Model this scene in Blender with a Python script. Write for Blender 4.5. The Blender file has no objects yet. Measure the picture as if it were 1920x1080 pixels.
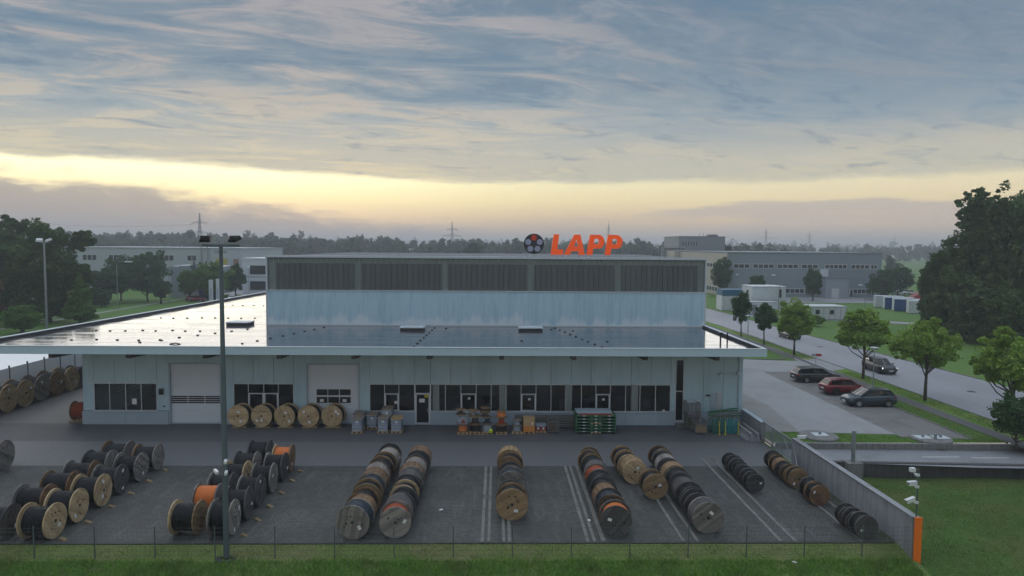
import bpy, math, random
import numpy as np
from mathutils import Vector, Matrix
random.seed(7)
RNG = np.random.default_rng(11)
SC = bpy.context.scene
COL = SC.collection
R = math.radians

# ------------------------------------------------------------------ camera
cam_data = bpy.data.cameras.new('camera')
cam = bpy.data.objects.new('camera', cam_data)
COL.objects.link(cam)
cam_data.sensor_width = 36.0
cam_data.lens = 36.0 * 1290 / 1920
cam_data.clip_end = 20000
YAW, PITCH, ROLL = 0.0213507, 0.0617781, 0.0075
fw = Vector((math.sin(YAW) * math.cos(PITCH), math.cos(YAW) * math.cos(PITCH), -math.sin(PITCH)))
r0 = Vector((math.cos(YAW), -math.sin(YAW), 0))
u0 = r0.cross(fw)
rt = r0 * math.cos(ROLL) + u0 * math.sin(ROLL)
up = rt.cross(fw)
cam.matrix_world = Matrix(((rt.x, up.x, -fw.x, 0), (rt.y, up.y, -fw.y, 0), (rt.z, up.z, -fw.z, 14.0), (0, 0, 0, 1)))
SC.camera = cam

SC.view_settings.view_transform = 'Standard'
SC.view_settings.look = 'None'
SC.view_settings.exposure = 0.12
SC.view_settings.gamma = 1.0
SC.cycles.use_denoising = True
SC.cycles.max_bounces = 5
SC.cycles.diffuse_bounces = 2
SC.cycles.glossy_bounces = 3
SC.cycles.transparent_max_bounces = 8
SC.cycles.volume_bounces = 0
SC.cycles.use_adaptive_sampling = True
SC.cycles.adaptive_threshold = 0.03
SC.cycles.caustics_reflective = False
SC.cycles.caustics_refractive = False
SC.cycles.sample_clamp_indirect = 4.0

def lin(r, g, b):
    def f(c):
        c /= 255.0
        return c / 12.92 if c <= 0.04045 else ((c + 0.055) / 1.055) ** 2.4
    return (f(r), f(g), f(b), 1.0)

# ------------------------------------------------------------------ node helpers
class NT:
    def __init__(s, tree):
        s.t = tree; s.n = tree.nodes; s.l = tree.links
    def put(s, sock, v):
        if hasattr(v, 'is_output'): s.l.new(v, sock)
        else: sock.default_value = v
    def m(s, op, a, b=0.0, c=0.0, clamp=False):
        n = s.n.new('ShaderNodeMath'); n.operation = op; n.use_clamp = clamp
        s.put(n.inputs[0], a); s.put(n.inputs[1], b); s.put(n.inputs[2], c)
        return n.outputs[0]
    def step(s, v, lo, hi, a=0.0, b=1.0):
        n = s.n.new('ShaderNodeMapRange'); n.interpolation_type = 'SMOOTHSTEP'
        s.put(n.inputs['Value'], v); s.put(n.inputs['From Min'], lo); s.put(n.inputs['From Max'], hi)
        n.inputs['To Min'].default_value = a; n.inputs['To Max'].default_value = b
        return n.outputs[0]
    def mix(s, f, a, b, mode='MIX'):
        n = s.n.new('ShaderNodeMix'); n.data_type = 'RGBA'; n.blend_type = mode
        s.put(n.inputs[0], f); s.put(n.inputs[6], a); s.put(n.inputs[7], b)
        return n.outputs[2]
    def noise(s, vec, scale=5.0, detail=4.0, rough=0.55, dist=0.0):
        n = s.n.new('ShaderNodeTexNoise')
        if vec is not None: s.l.new(vec, n.inputs['Vector'])
        n.inputs['Scale'].default_value = scale; n.inputs['Detail'].default_value = detail
        n.inputs['Roughness'].default_value = rough; n.inputs['Distortion'].default_value = dist
        return n.outputs[0]
    def map(s, vec, scale=(1, 1, 1), loc=(0, 0, 0), rot=(0, 0, 0)):
        n = s.n.new('ShaderNodeMapping')
        s.l.new(vec, n.inputs['Vector'])
        n.inputs['Scale'].default_value = scale; n.inputs['Location'].default_value = loc; n.inputs['Rotation'].default_value = rot
        return n.outputs[0]
    def comb(s, x, y, z):
        n = s.n.new('ShaderNodeCombineXYZ')
        s.put(n.inputs[0], x); s.put(n.inputs[1], y); s.put(n.inputs[2], z)
        return n.outputs[0]
    def sep(s, v):
        n = s.n.new('ShaderNodeSeparateXYZ'); s.l.new(v, n.inputs[0])
        return n.outputs[0], n.outputs[1], n.outputs[2]
    def ramp(s, f, stops):
        n = s.n.new('ShaderNodeValToRGB'); s.put(n.inputs[0], f)
        e = n.color_ramp.elements
        while len(e) < len(stops): e.new(0.5)
        for k, (p, c) in enumerate(stops): e[k].position = p; e[k].color = c
        return n.outputs[0]

# ------------------------------------------------------------------ sky: high cloud deck over a bright dawn gap, low fog banks
SUN_AZ, SUN_EL = R(-14), R(5)
world = bpy.data.worlds.new('World'); SC.world = world; world.use_nodes = True
w = NT(world.node_tree); w.n.clear()
tc = w.n.new('ShaderNodeTexCoord'); dirv = tc.outputs['Generated']
dx, dy, dz = w.sep(dirv)
el = w.m('MULTIPLY', w.m('ARCSINE', dz), 57.2958)
az = w.m('MULTIPLY', w.m('ARCTAN2', dx, dy), 57.2958)
ef = w.m('DIVIDE', w.m('ADD', el, 5.0), 95.0, clamp=True)
def E(deg): return (deg + 5.0) / 95.0
gap = w.ramp(ef, [(E(-5), lin(128, 132, 138)), (E(0), lin(158, 156, 158)), (E(1.0), lin(196, 178, 164)), (E(2.2), lin(234, 206, 166)),
                  (E(3.6), lin(251, 232, 176)), (E(5.2), lin(255, 246, 198)), (E(7), lin(253, 243, 205)), (E(10), lin(225, 220, 205)), (E(90), lin(190, 200, 215))])
rightness = w.step(az, -12.0, 34.0)
gap = w.mix(w.m('MULTIPLY', rightness, 0.45), gap, lin(214, 196, 172))
gap = w.mix(w.step(el, 3.0, 6.0), gap, w.mix(1.0, gap, w.ramp(w.step(az, -30.0, 10.0), [(0, (1.12, 1.12, 1.12, 1)), (1, (1, 1, 1, 1))]), 'MULTIPLY'))
deck = w.ramp(ef, [(E(4), lin(206, 200, 176)), (E(7.5), lin(198, 196, 184)), (E(10), lin(174, 186, 192)), (E(13.5), lin(150, 168, 183)), (E(19), lin(126, 150, 171)),
                   (E(30), lin(140, 160, 182)), (E(50), lin(186, 198, 212)), (E(90), lin(214, 222, 231))])
inv = w.m('DIVIDE', 1.0, w.m('ADD', w.m('MAXIMUM', dz, 0.0), 0.10))
plane = w.comb(w.m('MULTIPLY', dx, inv), w.m('MULTIPLY', dy, inv), 0.0)
pA = w.map(w.map(plane, (1, 1, 1), (0, 0, 0), (0, 0, R(-16))), (0.5, 1.25, 1), (3.1, 1.7, 0))
nA = w.noise(pA, 2.1, 8.0, 0.66, 0.8)
pB = w.map(w.map(plane, (1, 1, 1), (0, 0, 0), (0, 0, R(-20))), (1.5, 2.7, 1), (9.3, 4.1, 0))
nB = w.noise(pB, 2.0, 7.0, 0.66, 0.9)
fade_hi = w.step(el, 40.0, 65.0, 1.0, 0.25)
leftw = w.m('SUBTRACT', 1.0, w.m('MULTIPLY', w.step(az, -8.0, 22.0), 0.62))
bright = w.m('MULTIPLY', w.m('MULTIPLY', w.step(nA, 0.48, 0.60), leftw), fade_hi)
warmc = w.ramp(ef, [(E(5), lin(232, 218, 178)), (E(9), lin(226, 213, 188)), (E(14), lin(214, 200, 194)), (E(22), lin(198, 192, 198)), (E(90), lin(220, 226, 233))])
deck = w.mix(w.m('MULTIPLY', bright, 0.66), deck, warmc)
holes = w.m('MULTIPLY', w.m('MULTIPLY', w.step(nA, 0.48, 0.38), w.step(el, 7.5, 12.0)), fade_hi)
deck = w.mix(w.m('MULTIPLY', holes, 0.58), deck, lin(104, 142, 171))
wisp = w.m('MULTIPLY', w.step(nB, 0.50, 0.68), fade_hi)
deck = w.mix(w.m('MULTIPLY', wisp, 0.22), deck, lin(206, 206, 204))
shade = w.m('MULTIPLY', w.step(nB, 0.46, 0.32), fade_hi)
deck = w.mix(w.m('MULTIPLY', shade, 0.42), deck, lin(108, 136, 164))
deck = w.mix(w.m('MULTIPLY', w.m('MULTIPLY', w.step(az, 0.0, 34.0), fade_hi), w.m('MULTIPLY', w.step(el, 6.0, 11.0), 0.42)), deck, lin(112, 142, 170))
wob = w.noise(w.map(dirv, (5, 5, 22)), 1.6, 5.0, 0.6)
edge = w.m('ADD', w.m('ADD', 5.1, w.step(az, -4.0, -24.0, 0.0, 0.75)), w.m('MULTIPLY', w.m('SUBTRACT', wob, 0.5), 1.3))
dk = w.step(w.m('SUBTRACT', el, edge), -0.25, 0.42)
gapgain = w.m('ADD', 0.94, w.m('ADD', w.step(az, 8.0, -22.0, 0.0, 0.3), w.step(el, 1.0, 4.0, 0.0, 0.08)))
gap = w.mix(1.0, gap, w.comb(gapgain, gapgain, gapgain), 'MULTIPLY')
deckgain = w.step(el, 4.0, 14.0, 0.95, 0.74)
deck = w.mix(1.0, deck, w.comb(deckgain, deckgain, deckgain), 'MULTIPLY')
skyc = w.mix(dk, gap, deck)
# fog banks near the horizon
fw1 = w.noise(w.map(dirv, (9, 9, 30), (2, 5, 1)), 1.3, 6.0, 0.62, 0.6)
f_top_l = w.m('ADD', w.m('ADD', 1.55, w.step(az, -6.0, -36.0, 0.0, 2.9)), w.m('MULTIPLY', w.m('SUBTRACT', fw1, 0.5), 4.2))
fogl = w.m('MULTIPLY', w.step(w.m('SUBTRACT', f_top_l, el), -0.7, 0.9), w.step(az, 2.0, -8.0))
skyc = w.mix(w.m('MULTIPLY', fogl, 0.86), skyc, w.ramp(ef, [(E(0), lin(138, 143, 150)), (E(2), lin(150, 148, 153)), (E(4.5), lin(168, 157, 154))]))
fw2 = w.noise(w.map(dirv, (4, 4, 26), (7, 1, 4)), 1.5, 5.0, 0.6, 0.3)
f_top_r = w.m('ADD', w.m('ADD', 2.2, w.step(az, 0.0, 26.0, 0.0, 1.35)), w.m('MULTIPLY', w.m('SUBTRACT', fw2, 0.5), 1.9))
fogr = w.m('MULTIPLY', w.step(w.m('SUBTRACT', f_top_r, el), -0.2, 0.35), w.step(az, 0.0, 14.0))
gapr = w.m('MULTIPLY', w.step(w.noise(w.map(dirv, (3, 3, 40), (1, 9, 2)), 1.6, 5.0, .6, .4), 0.44, 0.62), w.step(el, 3.0, 2.2, 0.0, 0.62))
skyc = w.mix(w.m('MULTIPLY', fogr, w.m('SUBTRACT', 0.66, gapr)), skyc, w.ramp(ef, [(E(0.3), lin(178, 172, 172)), (E(1.6), lin(206, 186, 172)), (E(3.2), lin(180, 172, 174))]))
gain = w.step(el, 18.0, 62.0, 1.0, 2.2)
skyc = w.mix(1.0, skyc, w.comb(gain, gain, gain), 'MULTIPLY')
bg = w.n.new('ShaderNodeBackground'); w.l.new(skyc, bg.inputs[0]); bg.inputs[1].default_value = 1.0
nishi = w.n.new('ShaderNodeTexSky'); nishi.sky_type = 'NISHITA'; nishi.sun_disc = False
nishi.sun_elevation = SUN_EL; nishi.sun_rotation = SUN_AZ
bg2 = w.n.new('ShaderNodeBackground'); w.l.new(nishi.outputs[0], bg2.inputs[0]); bg2.inputs[1].default_value = 0.05
addsh = w.n.new('ShaderNodeMixShader'); addsh.inputs[0].default_value = 0.04
w.l.new(bg.outputs[0], addsh.inputs[1]); w.l.new(bg2.outputs[0], addsh.inputs[2])
world.cycles.sampling_method = 'MANUAL'; world.cycles.sample_map_resolution = 512
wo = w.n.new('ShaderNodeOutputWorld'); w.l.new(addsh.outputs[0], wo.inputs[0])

sun_data = bpy.data.lights.new('sun', 'SUN'); sun_data.energy = 1.5; sun_data.angle = R(72); sun_data.color = (1.0, 0.96, 0.92)
sun = bpy.data.objects.new('sun', sun_data); COL.objects.link(sun)
sd = Vector((math.sin(SUN_AZ) * math.cos(SUN_EL), math.cos(SUN_AZ) * math.cos(SUN_EL), math.sin(SUN_EL)))
sun.rotation_euler = sd.to_track_quat('Z', 'Y').to_euler()

# ------------------------------------------------------------------ materials
MATS = {}
def mat(name, col, rough=0.7, metal=0.0, var=0.12, scale=3.0, bump=0.0, bscale=20.0, spec=0.5, detail=5.0, coord='Object', emit=None, stretch=(1, 1, 1), dirt=None, dirt_amt=0.0, dirt_scale=1.0, rand=0.0):
    """Plain procedural surface: base colour with noise variation, optional dirt patches and bump."""
    if name in MATS: return MATS[name]
    m = bpy.data.materials.new(name); m.use_nodes = True
    t = NT(m.node_tree); b = t.n['Principled BSDF']
    c = lin(*col) if max(col) > 1.0 else (*col, 1.0)
    co = t.n.new('ShaderNodeTexCoord').outputs[coord]
    v = t.map(co, stretch)
    n = t.noise(v, scale, detail)
    k = t.m('ADD', 1.0 - var, t.m('MULTIPLY', n, 2 * var))
    if rand:
        oi = t.n.new('ShaderNodeObjectInfo').outputs['Random']
        k = t.m('MULTIPLY', k, t.m('ADD', 1.0 - rand, t.m('MULTIPLY', oi, 2 * rand)))
    base = t.mix(1.0, c, t.comb(k, k, k), 'MULTIPLY')
    if dirt:
        dn = t.noise(t.map(co, stretch, (7, 3, 5)), dirt_scale, 6.0, 0.65)
        base = t.mix(t.m('MULTIPLY', t.step(dn, 0.45, 0.68), dirt_amt), base, lin(*dirt))
    t.l.new(base, b.inputs['Base Color'])
    b.inputs['Roughness'].default_value = rough; b.inputs['Metallic'].default_value = metal
    b.inputs['Specular IOR Level'].default_value = spec
    if emit: b.inputs['Emission Color'].default_value = (*emit[:3], 1); b.inputs['Emission Strength'].default_value = emit[3]
    if bump:
        bn = t.n.new('ShaderNodeBump'); bn.inputs['Strength'].default_value = bump; bn.inputs['Distance'].default_value = 0.02
        t.l.new(t.noise(v, bscale, 4.0), bn.inputs['Height']); t.l.new(bn.outputs[0], b.inputs['Normal'])
    MATS[name] = m
    return m

def mat_wood(name, col, dark, var=0.25):
    m = bpy.data.materials.new(name); m.use_nodes = True
    t = NT(m.node_tree); b = t.n['Principled BSDF']
    co = t.n.new('ShaderNodeTexCoord').outputs['Object']
    x, y, z = t.sep(co)
    rnd = t.n.new('ShaderNodeObjectInfo').outputs['Random']
    pl = t.m('FLOOR', t.m('MULTIPLY', y, 6.0))
    wn = t.n.new('ShaderNodeTexWhiteNoise'); wn.noise_dimensions = '2D'
    t.l.new(t.comb(pl, t.m('MULTIPLY', rnd, 91.0), 0.0), wn.inputs['Vector'])
    grain = t.noise(t.comb(t.m('ADD', t.m('MULTIPLY', y, 14.0), t.m('MULTIPLY', rnd, 60.0)), t.m('MULTIPLY', z, 1.6), x), 2.0, 5.0, 0.65)
    blot = t.noise(t.comb(t.m('ADD', y, t.m('MULTIPLY', rnd, 40.0)), z, rnd), 1.8, 4.0, 0.6)
    k = t.m('ADD', t.m('MULTIPLY', wn.outputs[0], var * 2.2), t.m('MULTIPLY', grain, 0.55))
    base = t.mix(t.m('MULTIPLY', k, 1.0, clamp=True), lin(*col), lin(*dark))
    base = t.mix(t.m('MULTIPLY', t.step(blot, 0.52, 0.7), 0.55), base, lin(*dark))
    g = t.m('ADD', 0.8, t.m('MULTIPLY', rnd, 0.4))
    base = t.mix(1.0, base, t.comb(g, g, g), 'MULTIPLY')
    t.l.new(base, b.inputs['Base Color']); b.inputs['Roughness'].default_value = 0.85
    bn = t.n.new('ShaderNodeBump'); bn.inputs['Strength'].default_value = 0.4; bn.inputs['Distance'].default_value = 0.01
    t.l.new(grain, bn.inputs['Height']); t.l.new(bn.outputs[0], b.inputs['Normal'])
    MATS[name] = m
    return m

def mat_glass(name, tint, rough=0.02, ior=1.5, body=0.0, bodycol=(0.1, 0.1, 0.1)):
    m = bpy.data.materials.new(name); m.use_nodes = True
    t = NT(m.node_tree); t.n.clear()
    o = t.n.new('ShaderNodeOutputMaterial')
    tr = t.n.new('ShaderNodeBsdfTransparent'); tr.inputs[0].default_value = (*tint, 1)
    gl = t.n.new('ShaderNodeBsdfGlossy'); gl.inputs['Roughness'].default_value = rough
    fr = t.n.new('ShaderNodeFresnel'); fr.inputs[0].default_value = ior
    mx = t.n.new('ShaderNodeMixShader'); t.l.new(fr.outputs[0], mx.inputs[0]); t.l.new(tr.outputs[0], mx.inputs[1]); t.l.new(gl.outputs[0], mx.inputs[2])
    out = mx.outputs[0]
    if body:
        df = t.n.new('ShaderNodeBsdfDiffuse')
        co = t.n.new('ShaderNodeTexCoord').outputs['Object']
        oi = t.n.new('ShaderNodeObjectInfo').outputs['Random']
        nz = t.noise(t.map(co, (3, 3, 0.35)), 2.0, 4.0)
        k = t.m('ADD', 0.6, t.m('ADD', t.m('MULTIPLY', nz, 0.36), t.m('MULTIPLY', oi, 0.14)))
        t.l.new(t.mix(1.0, (*bodycol, 1), t.comb(k, k, k), 'MULTIPLY'), df.inputs[0])
        m2 = t.n.new('ShaderNodeMixShader'); m2.inputs[0].default_value = body
        t.l.new(out, m2.inputs[1]); t.l.new(df.outputs[0], m2.inputs[2]); out = m2.outputs[0]
    t.l.new(out, o.inputs[0])
    MATS[name] = m
    return m

# ------------------------------------------------------------------ mesh helpers
class MB:
    def __init__(s): s.v = []; s.f = []; s.mi = []
    def face(s, pts, k=0):
        i = len(s.v); s.v += [tuple(p) for p in pts]; s.f.append(list(range(i, i + len(pts)))); s.mi.append(k)
    def box(s, x0, x1, y0, y1, z0, z1, k=0):
        i = len(s.v)
        s.v += [(x0, y0, z0), (x1, y0, z0), (x1, y1, z0), (x0, y1, z0), (x0, y0, z1), (x1, y0, z1), (x1, y1, z1), (x0, y1, z1)]
        for q in ((0, 3, 2, 1), (4, 5, 6, 7), (0, 1, 5, 4), (1, 2, 6, 5), (2, 3, 7, 6), (3, 0, 4, 7)):
            s.f.append([i + j for j in q]); s.mi.append(k)
        return s
    def bar(s, a, b, wd, ht, k=0, up=(0, 0, 1)):
        """box beam from a to b with width wd and height ht"""
        a = Vector(a); b = Vector(b); d = (b - a).normalized(); u = Vector(up)
        if abs(d.dot(u)) > 0.97: u = Vector((0, 1, 0))
        sx = d.cross(u).normalized() * (wd / 2); uu = sx.cross(d).normalized() * (ht / 2)
        i = len(s.v)
        for p in (a, b):
            s.v += [tuple(p - sx - uu), tuple(p + sx - uu), tuple(p + sx + uu), tuple(p - sx + uu)]
        for q in ((0, 1, 2, 3), (7, 6, 5, 4), (0, 4, 5, 1), (1, 5, 6, 2), (2, 6, 7, 3), (3, 7, 4, 0)):
            s.f.append([i + j for j in q]); s.mi.append(k)
        return s
    def tube(s, pts, rad, n=8, k=0, caps=True):
        pts = [Vector(p) for p in pts]
        rads = rad if isinstance(rad, (list, tuple)) else [rad] * len(pts)
        rings = []
        for j, p in enumerate(pts):
            d = (pts[min(j + 1, len(pts) - 1)] - pts[max(j - 1, 0)]).normalized()
            a = Vector((0, 0, 1)) if abs(d.z) < 0.9 else Vector((1, 0, 0))
            e1 = d.cross(a).normalized(); e2 = d.cross(e1).normalized()
            i = len(s.v)
            for q in range(n):
                t = 2 * math.pi * q / n
                s.v.append(tuple(p + (e1 * math.cos(t) + e2 * math.sin(t)) * rads[j]))
            rings.append(i)
        for j in range(len(rings) - 1):
            for q in range(n):
                s.f.append([rings[j] + q, rings[j] + (q + 1) % n, rings[j + 1] + (q + 1) % n, rings[j + 1] + q]); s.mi.append(k)
        if caps:
            s.f.append([rings[0] + q for q in reversed(range(n))]); s.mi.append(k)
            s.f.append([rings[-1] + q for q in range(n)]); s.mi.append(k)
        return s
    def lathe(s, prof, n=24, axis='x', k=0, origin=(0, 0, 0)):
        """prof = [(along axis, radius)]"""
        rings = []
        for (a, r) in prof:
            i = len(s.v)
            for q in range(n):
                t = 2 * math.pi * q / n; c, d = r * math.cos(t), r * math.sin(t)
                p = (a, c, d) if axis == 'x' else ((c, a, d) if axis == 'y' else (c, d, a))
                s.v.append((p[0] + origin[0], p[1] + origin[1], p[2] + origin[2]))
            rings.append(i)
        for j in range(len(rings) - 1):
            for q in range(n):
                s.f.append([rings[j] + q, rings[j] + (q + 1) % n, rings[j + 1] + (q + 1) % n, rings[j + 1] + q]); s.mi.append(k)
        s.f.append([rings[0] + q for q in range(n)]); s.mi.append(k)
        s.f.append([rings[-1] + q for q in range(n)]); s.mi.append(k)
        return s
    def prism(s, poly, y0, y1, k=0):
        """polygon in x,z extruded along y"""
        n = len(poly); i = len(s.v)
        s.v += [(p[0], y0, p[1]) for p in poly] + [(p[0], y1, p[1]) for p in poly]
        s.f.append([i + j for j in range(n)]); s.mi.append(k)
        s.f.append([i + n + j for j in reversed(range(n))]); s.mi.append(k)
        for j in range(n):
            s.f.append([i + j, i + n + j, i + n + (j + 1) % n, i + (j + 1) % n]); s.mi.append(k)
        return s
    def mesh(s, name, mats, smooth=False):
        me = bpy.data.meshes.new(name)
        me.from_pydata(s.v, [], s.f)
        for m_ in (mats if isinstance(mats, (list, tuple)) else [mats]):
            me.materials.append(MATS[m_] if isinstance(m_, str) else m_)
        if any(s.mi): me.polygons.foreach_set('material_index', s.mi)
        if smooth: me.polygons.foreach_set('use_smooth', [True] * len(s.f))
        me.update()
        return me
    def build(s, name, mats, parent=None, loc=(0, 0, 0), rot=(0, 0, 0), smooth=False):
        return link(name, s.mesh(name, mats, smooth), parent, loc, rot)

def fixn(me):
    import bmesh
    bm = bmesh.new(); bm.from_mesh(me); bmesh.ops.recalc_face_normals(bm, faces=bm.faces); bm.to_mesh(me); bm.free()
    return me

def link(name, data, parent=None, loc=(0, 0, 0), rot=(0, 0, 0), scale=None):
    o = bpy.data.objects.new(name, data); COL.objects.link(o)
    o.location = loc; o.rotation_euler = rot
    if scale: o.scale = scale
    if parent is not None: o.parent = parent
    return o

def tag(o, label=None, cat=None, group=None, kind=None):
    if label: o['label'] = label
    if cat: o['category'] = cat
    if group: o['group'] = group
    if kind: o['kind'] = kind
    return o

def thing(name, label, cat, loc=(0, 0, 0), rz=0.0, group=None):
    o = link(name, None, None, loc, (0, 0, rz)); o.empty_display_size = 0.3
    return tag(o, label, cat, group)

def struct(o): o['kind'] = 'structure'; return o
ORD = ['first', 'second', 'third', 'fourth', 'fifth', 'sixth', 'seventh', 'eighth', 'ninth', 'tenth', 'eleventh', 'twelfth', 'thirteenth']
# ------------------------------------------------------------------ surface materials
mat('asphalt', (84, 84, 86), 0.62, var=0.18, scale=1.4, bump=0.25, bscale=60, dirt=(66, 67, 70), dirt_amt=0.6, dirt_scale=0.25)
mat('asphalt_light', (95, 95, 97), 0.55, var=0.16, scale=2.2, bump=0.25, bscale=60, dirt=(90, 91, 94), dirt_amt=0.55, dirt_scale=0.3)
mat('road_asphalt', (148, 148, 153), 0.6, var=0.07, scale=0.6, bump=0.15, bscale=50, dirt=(128, 128, 133), dirt_amt=0.6, dirt_scale=0.12, stretch=(1, 0.25, 1))
mat('path_asphalt', (92, 90, 93), 0.8, var=0.15, scale=3, bump=0.2, bscale=50)
mat('concrete_lot', (146, 146, 149), 0.7, var=0.1, scale=1.2, bump=0.15, bscale=40, dirt=(130, 128, 126), dirt_amt=0.6, dirt_scale=0.3)
mat('bay_asphalt', (118, 116, 116), 0.8, var=0.16, scale=2.5, bump=0.2, bscale=40, dirt=(96, 94, 92), dirt_amt=0.7, dirt_scale=0.5)
mat('court_worn', (134, 133, 133), .75, var=.12, scale=1.5, bump=.15, dirt=(122, 118, 108), dirt_amt=.6, dirt_scale=.4)
mat('path_dark', (62, 62, 60), .9, var=.2)
mat('kerb_concrete', (120, 119, 115), 0.85, var=0.22, scale=4, bump=0.2, dirt=(90, 92, 86), dirt_amt=0.8, dirt_scale=1.5)
mat('white_paint', (205, 205, 205), 0.7, var=0.2, scale=5)
mat('lane_asphalt', (132, 133, 137), 0.65, var=0.12, scale=2, bump=0.2, bscale=50, dirt=(108, 109, 112), dirt_amt=0.6, dirt_scale=0.4)

def mat_grass_ground(name, cols, patch):
    m = bpy.data.materials.new(name); m.use_nodes = True
    t = NT(m.node_tree); b = t.n['Principled BSDF']
    co = t.n.new('ShaderNodeTexCoord').outputs['Object']
    big = t.noise(co, 0.22, 5.0, 0.6); fine = t.noise(co, 9.0, 5.0, 0.7); mid = t.noise(co, 1.3, 4.0, 0.6)
    c = t.mix(t.step(fine, 0.3, 0.7), lin(*cols[0]), lin(*cols[1]))
    c = t.mix(t.m('MULTIPLY', t.step(big, 0.45, 0.62), patch), c, lin(*cols[2]))
    c = t.mix(t.m('MULTIPLY', t.step(mid, 0.5, 0.7), 0.4), c, lin(*cols[0]))
    t.l.new(c, b.inputs['Base Color']); b.inputs['Roughness'].default_value = 0.95; b.inputs['Specular IOR Level'].default_value = 0.15
    bn = t.n.new('ShaderNodeBump'); bn.inputs['Strength'].default_value = 0.8; bn.inputs['Distance'].default_value = 0.06
    t.l.new(fine, bn.inputs['Height']); t.l.new(bn.outputs[0], b.inputs['Normal'])
    MATS[name] = m
mat_grass_ground('grass_far', ((72, 102, 50), (104, 136, 66), (98, 122, 64)), 0.7)
mat_grass_ground('grass_lawn', ((58, 84, 40), (92, 124, 58), (104, 104, 62)), 0.75)
mat_grass_ground('grass_verge', ((84, 118, 48), (122, 150, 70), (128, 134, 82)), 0.7)
mat_grass_ground('grass_bank', ((88, 106, 56), (126, 142, 80), (126, 120, 86)), 0.7)

def mat_paving():
    m = bpy.data.materials.new('paving'); m.use_nodes = True
    t = NT(m.node_tree); b = t.n['Principled BSDF']
    co = t.n.new('ShaderNodeTexCoord').outputs['Object']
    br = t.n.new('ShaderNodeTexBrick'); t.l.new(co, br.inputs['Vector'])
    br.inputs['Scale'].default_value = 1.0; br.inputs['Brick Width'].default_value = 0.24; br.inputs['Row Height'].default_value = 0.2
    br.inputs['Mortar Size'].default_value = 0.018; br.inputs['Mortar Smooth'].default_value = 0.3; br.inputs['Bias'].default_value = 0.0
    br.inputs['Color1'].default_value = lin(80, 80, 78); br.inputs['Color2'].default_value = lin(58, 58, 57); br.inputs['Mortar'].default_value = lin(34, 35, 33)
    big = t.noise(co, 0.35, 6.0, 0.65); strk = t.noise(t.map(co, (2.2, 0.25, 1)), 1.4, 5.0, 0.65); mid = t.noise(co, 2.5, 5.0, 0.6)
    c = t.mix(t.m('MULTIPLY', t.step(big, 0.42, 0.66), 0.6), br.outputs['Color'], lin(58, 59, 58))
    c = t.mix(t.m('MULTIPLY', t.step(strk, 0.5, 0.72), 0.5), c, lin(98, 98, 94))
    c = t.mix(t.m('MULTIPLY', t.step(mid, 0.55, 0.75), 0.35), c, lin(70, 74, 58))
    t.l.new(c, b.inputs['Base Color'])
    t.l.new(t.m('ADD', 0.45, t.m('MULTIPLY', big, 0.5)), b.inputs['Roughness'])
    bn = t.n.new('ShaderNodeBump'); bn.inputs['Strength'].default_value = 0.6; bn.inputs['Distance'].default_value = 0.012
    t.l.new(t.m('SUBTRACT', 1.0, br.outputs['Fac']), bn.inputs['Height']); t.l.new(bn.outputs[0], b.inputs['Normal'])
    MATS['paving'] = m
mat_paving()

def mat_streak(name, col, stain, amt=0.6, rough=0.8, light=None, zr=None):
    """render or concrete with vertical run-off stains"""
    m = bpy.data.materials.new(name); m.use_nodes = True
    t = NT(m.node_tree); b = t.n['Principled BSDF']
    co = t.n.new('ShaderNodeTexCoord').outputs['Object']
    n1 = t.noise(t.map(co, (2.4, 2.4, 0.18)), 1.6, 6.0, 0.62); n2 = t.noise(co, 3.0, 5.0, 0.6)
    c = t.mix(t.m('MULTIPLY', t.step(n1, 0.42, 0.68), amt), lin(*col), lin(*stain))
    c = t.mix(t.m('MULTIPLY', t.step(n2, 0.4, 0.75), 0.25), c, lin(*stain))
    if light:
        x, y, z = t.sep(co)
        n3 = t.noise(t.map(co, (1.0, 1.0, 0.15)), 0.7, 5.0, 0.6)
        hgt = t.m('MULTIPLY', t.m('SUBTRACT', n3, 0.3), zr[1])
        k = t.step(t.m('SUBTRACT', z, zr[0]), hgt, t.m('SUBTRACT', hgt, 0.7))
        c = t.mix(t.m('MULTIPLY', k, 0.75), c, lin(*light))
    t.l.new(c, b.inputs['Base Color']); b.inputs['Roughness'].default_value = rough
    bn = t.n.new('ShaderNodeBump'); bn.inputs['Strength'].default_value = 0.15; bn.inputs['Distance'].default_value = 0.01
    t.l.new(n2, bn.inputs['Height']); t.l.new(bn.outputs[0], b.inputs['Normal'])
    MATS[name] = m
mat_streak('wall_concrete', (150, 152, 156), (112, 114, 119), 0.6)
mat_streak('wall_dark', (84, 82, 82), (52, 50, 50), 0.7)
mat_streak('retaining', (128, 127, 124), (84, 84, 82), 0.6)
mat_streak('hall_blue', (188, 217, 231), (158, 194, 212), 0.7, 0.6, (230, 238, 245), (6.4, 4.2))

def mat_roof():
    m = bpy.data.materials.new('wet_roof'); m.use_nodes = True
    t = NT(m.node_tree); b = t.n['Principled BSDF']
    co = t.n.new('ShaderNodeTexCoord').outputs['Object']
    n = t.noise(t.map(co, (0.35, 1.2, 1)), 0.5, 6.0, 0.6); f = t.noise(co, 4.0, 4.0)
    x, y, z = t.sep(co)
    pud = t.step(n, 0.40, 0.56)
    c = t.mix(pud, lin(88, 90, 94), lin(68, 70, 75)); c = t.mix(t.m('MULTIPLY', f, 0.3), c, lin(76, 78, 82))
    t.l.new(c, b.inputs['Base Color'])
    t.l.new(t.m('SUBTRACT', 0.17, t.m('MULTIPLY', pud, 0.10)), b.inputs['Roughness'])
    b.inputs['IOR'].default_value = 2.0
    MATS['wet_roof'] = m
mat_roof()

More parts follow.
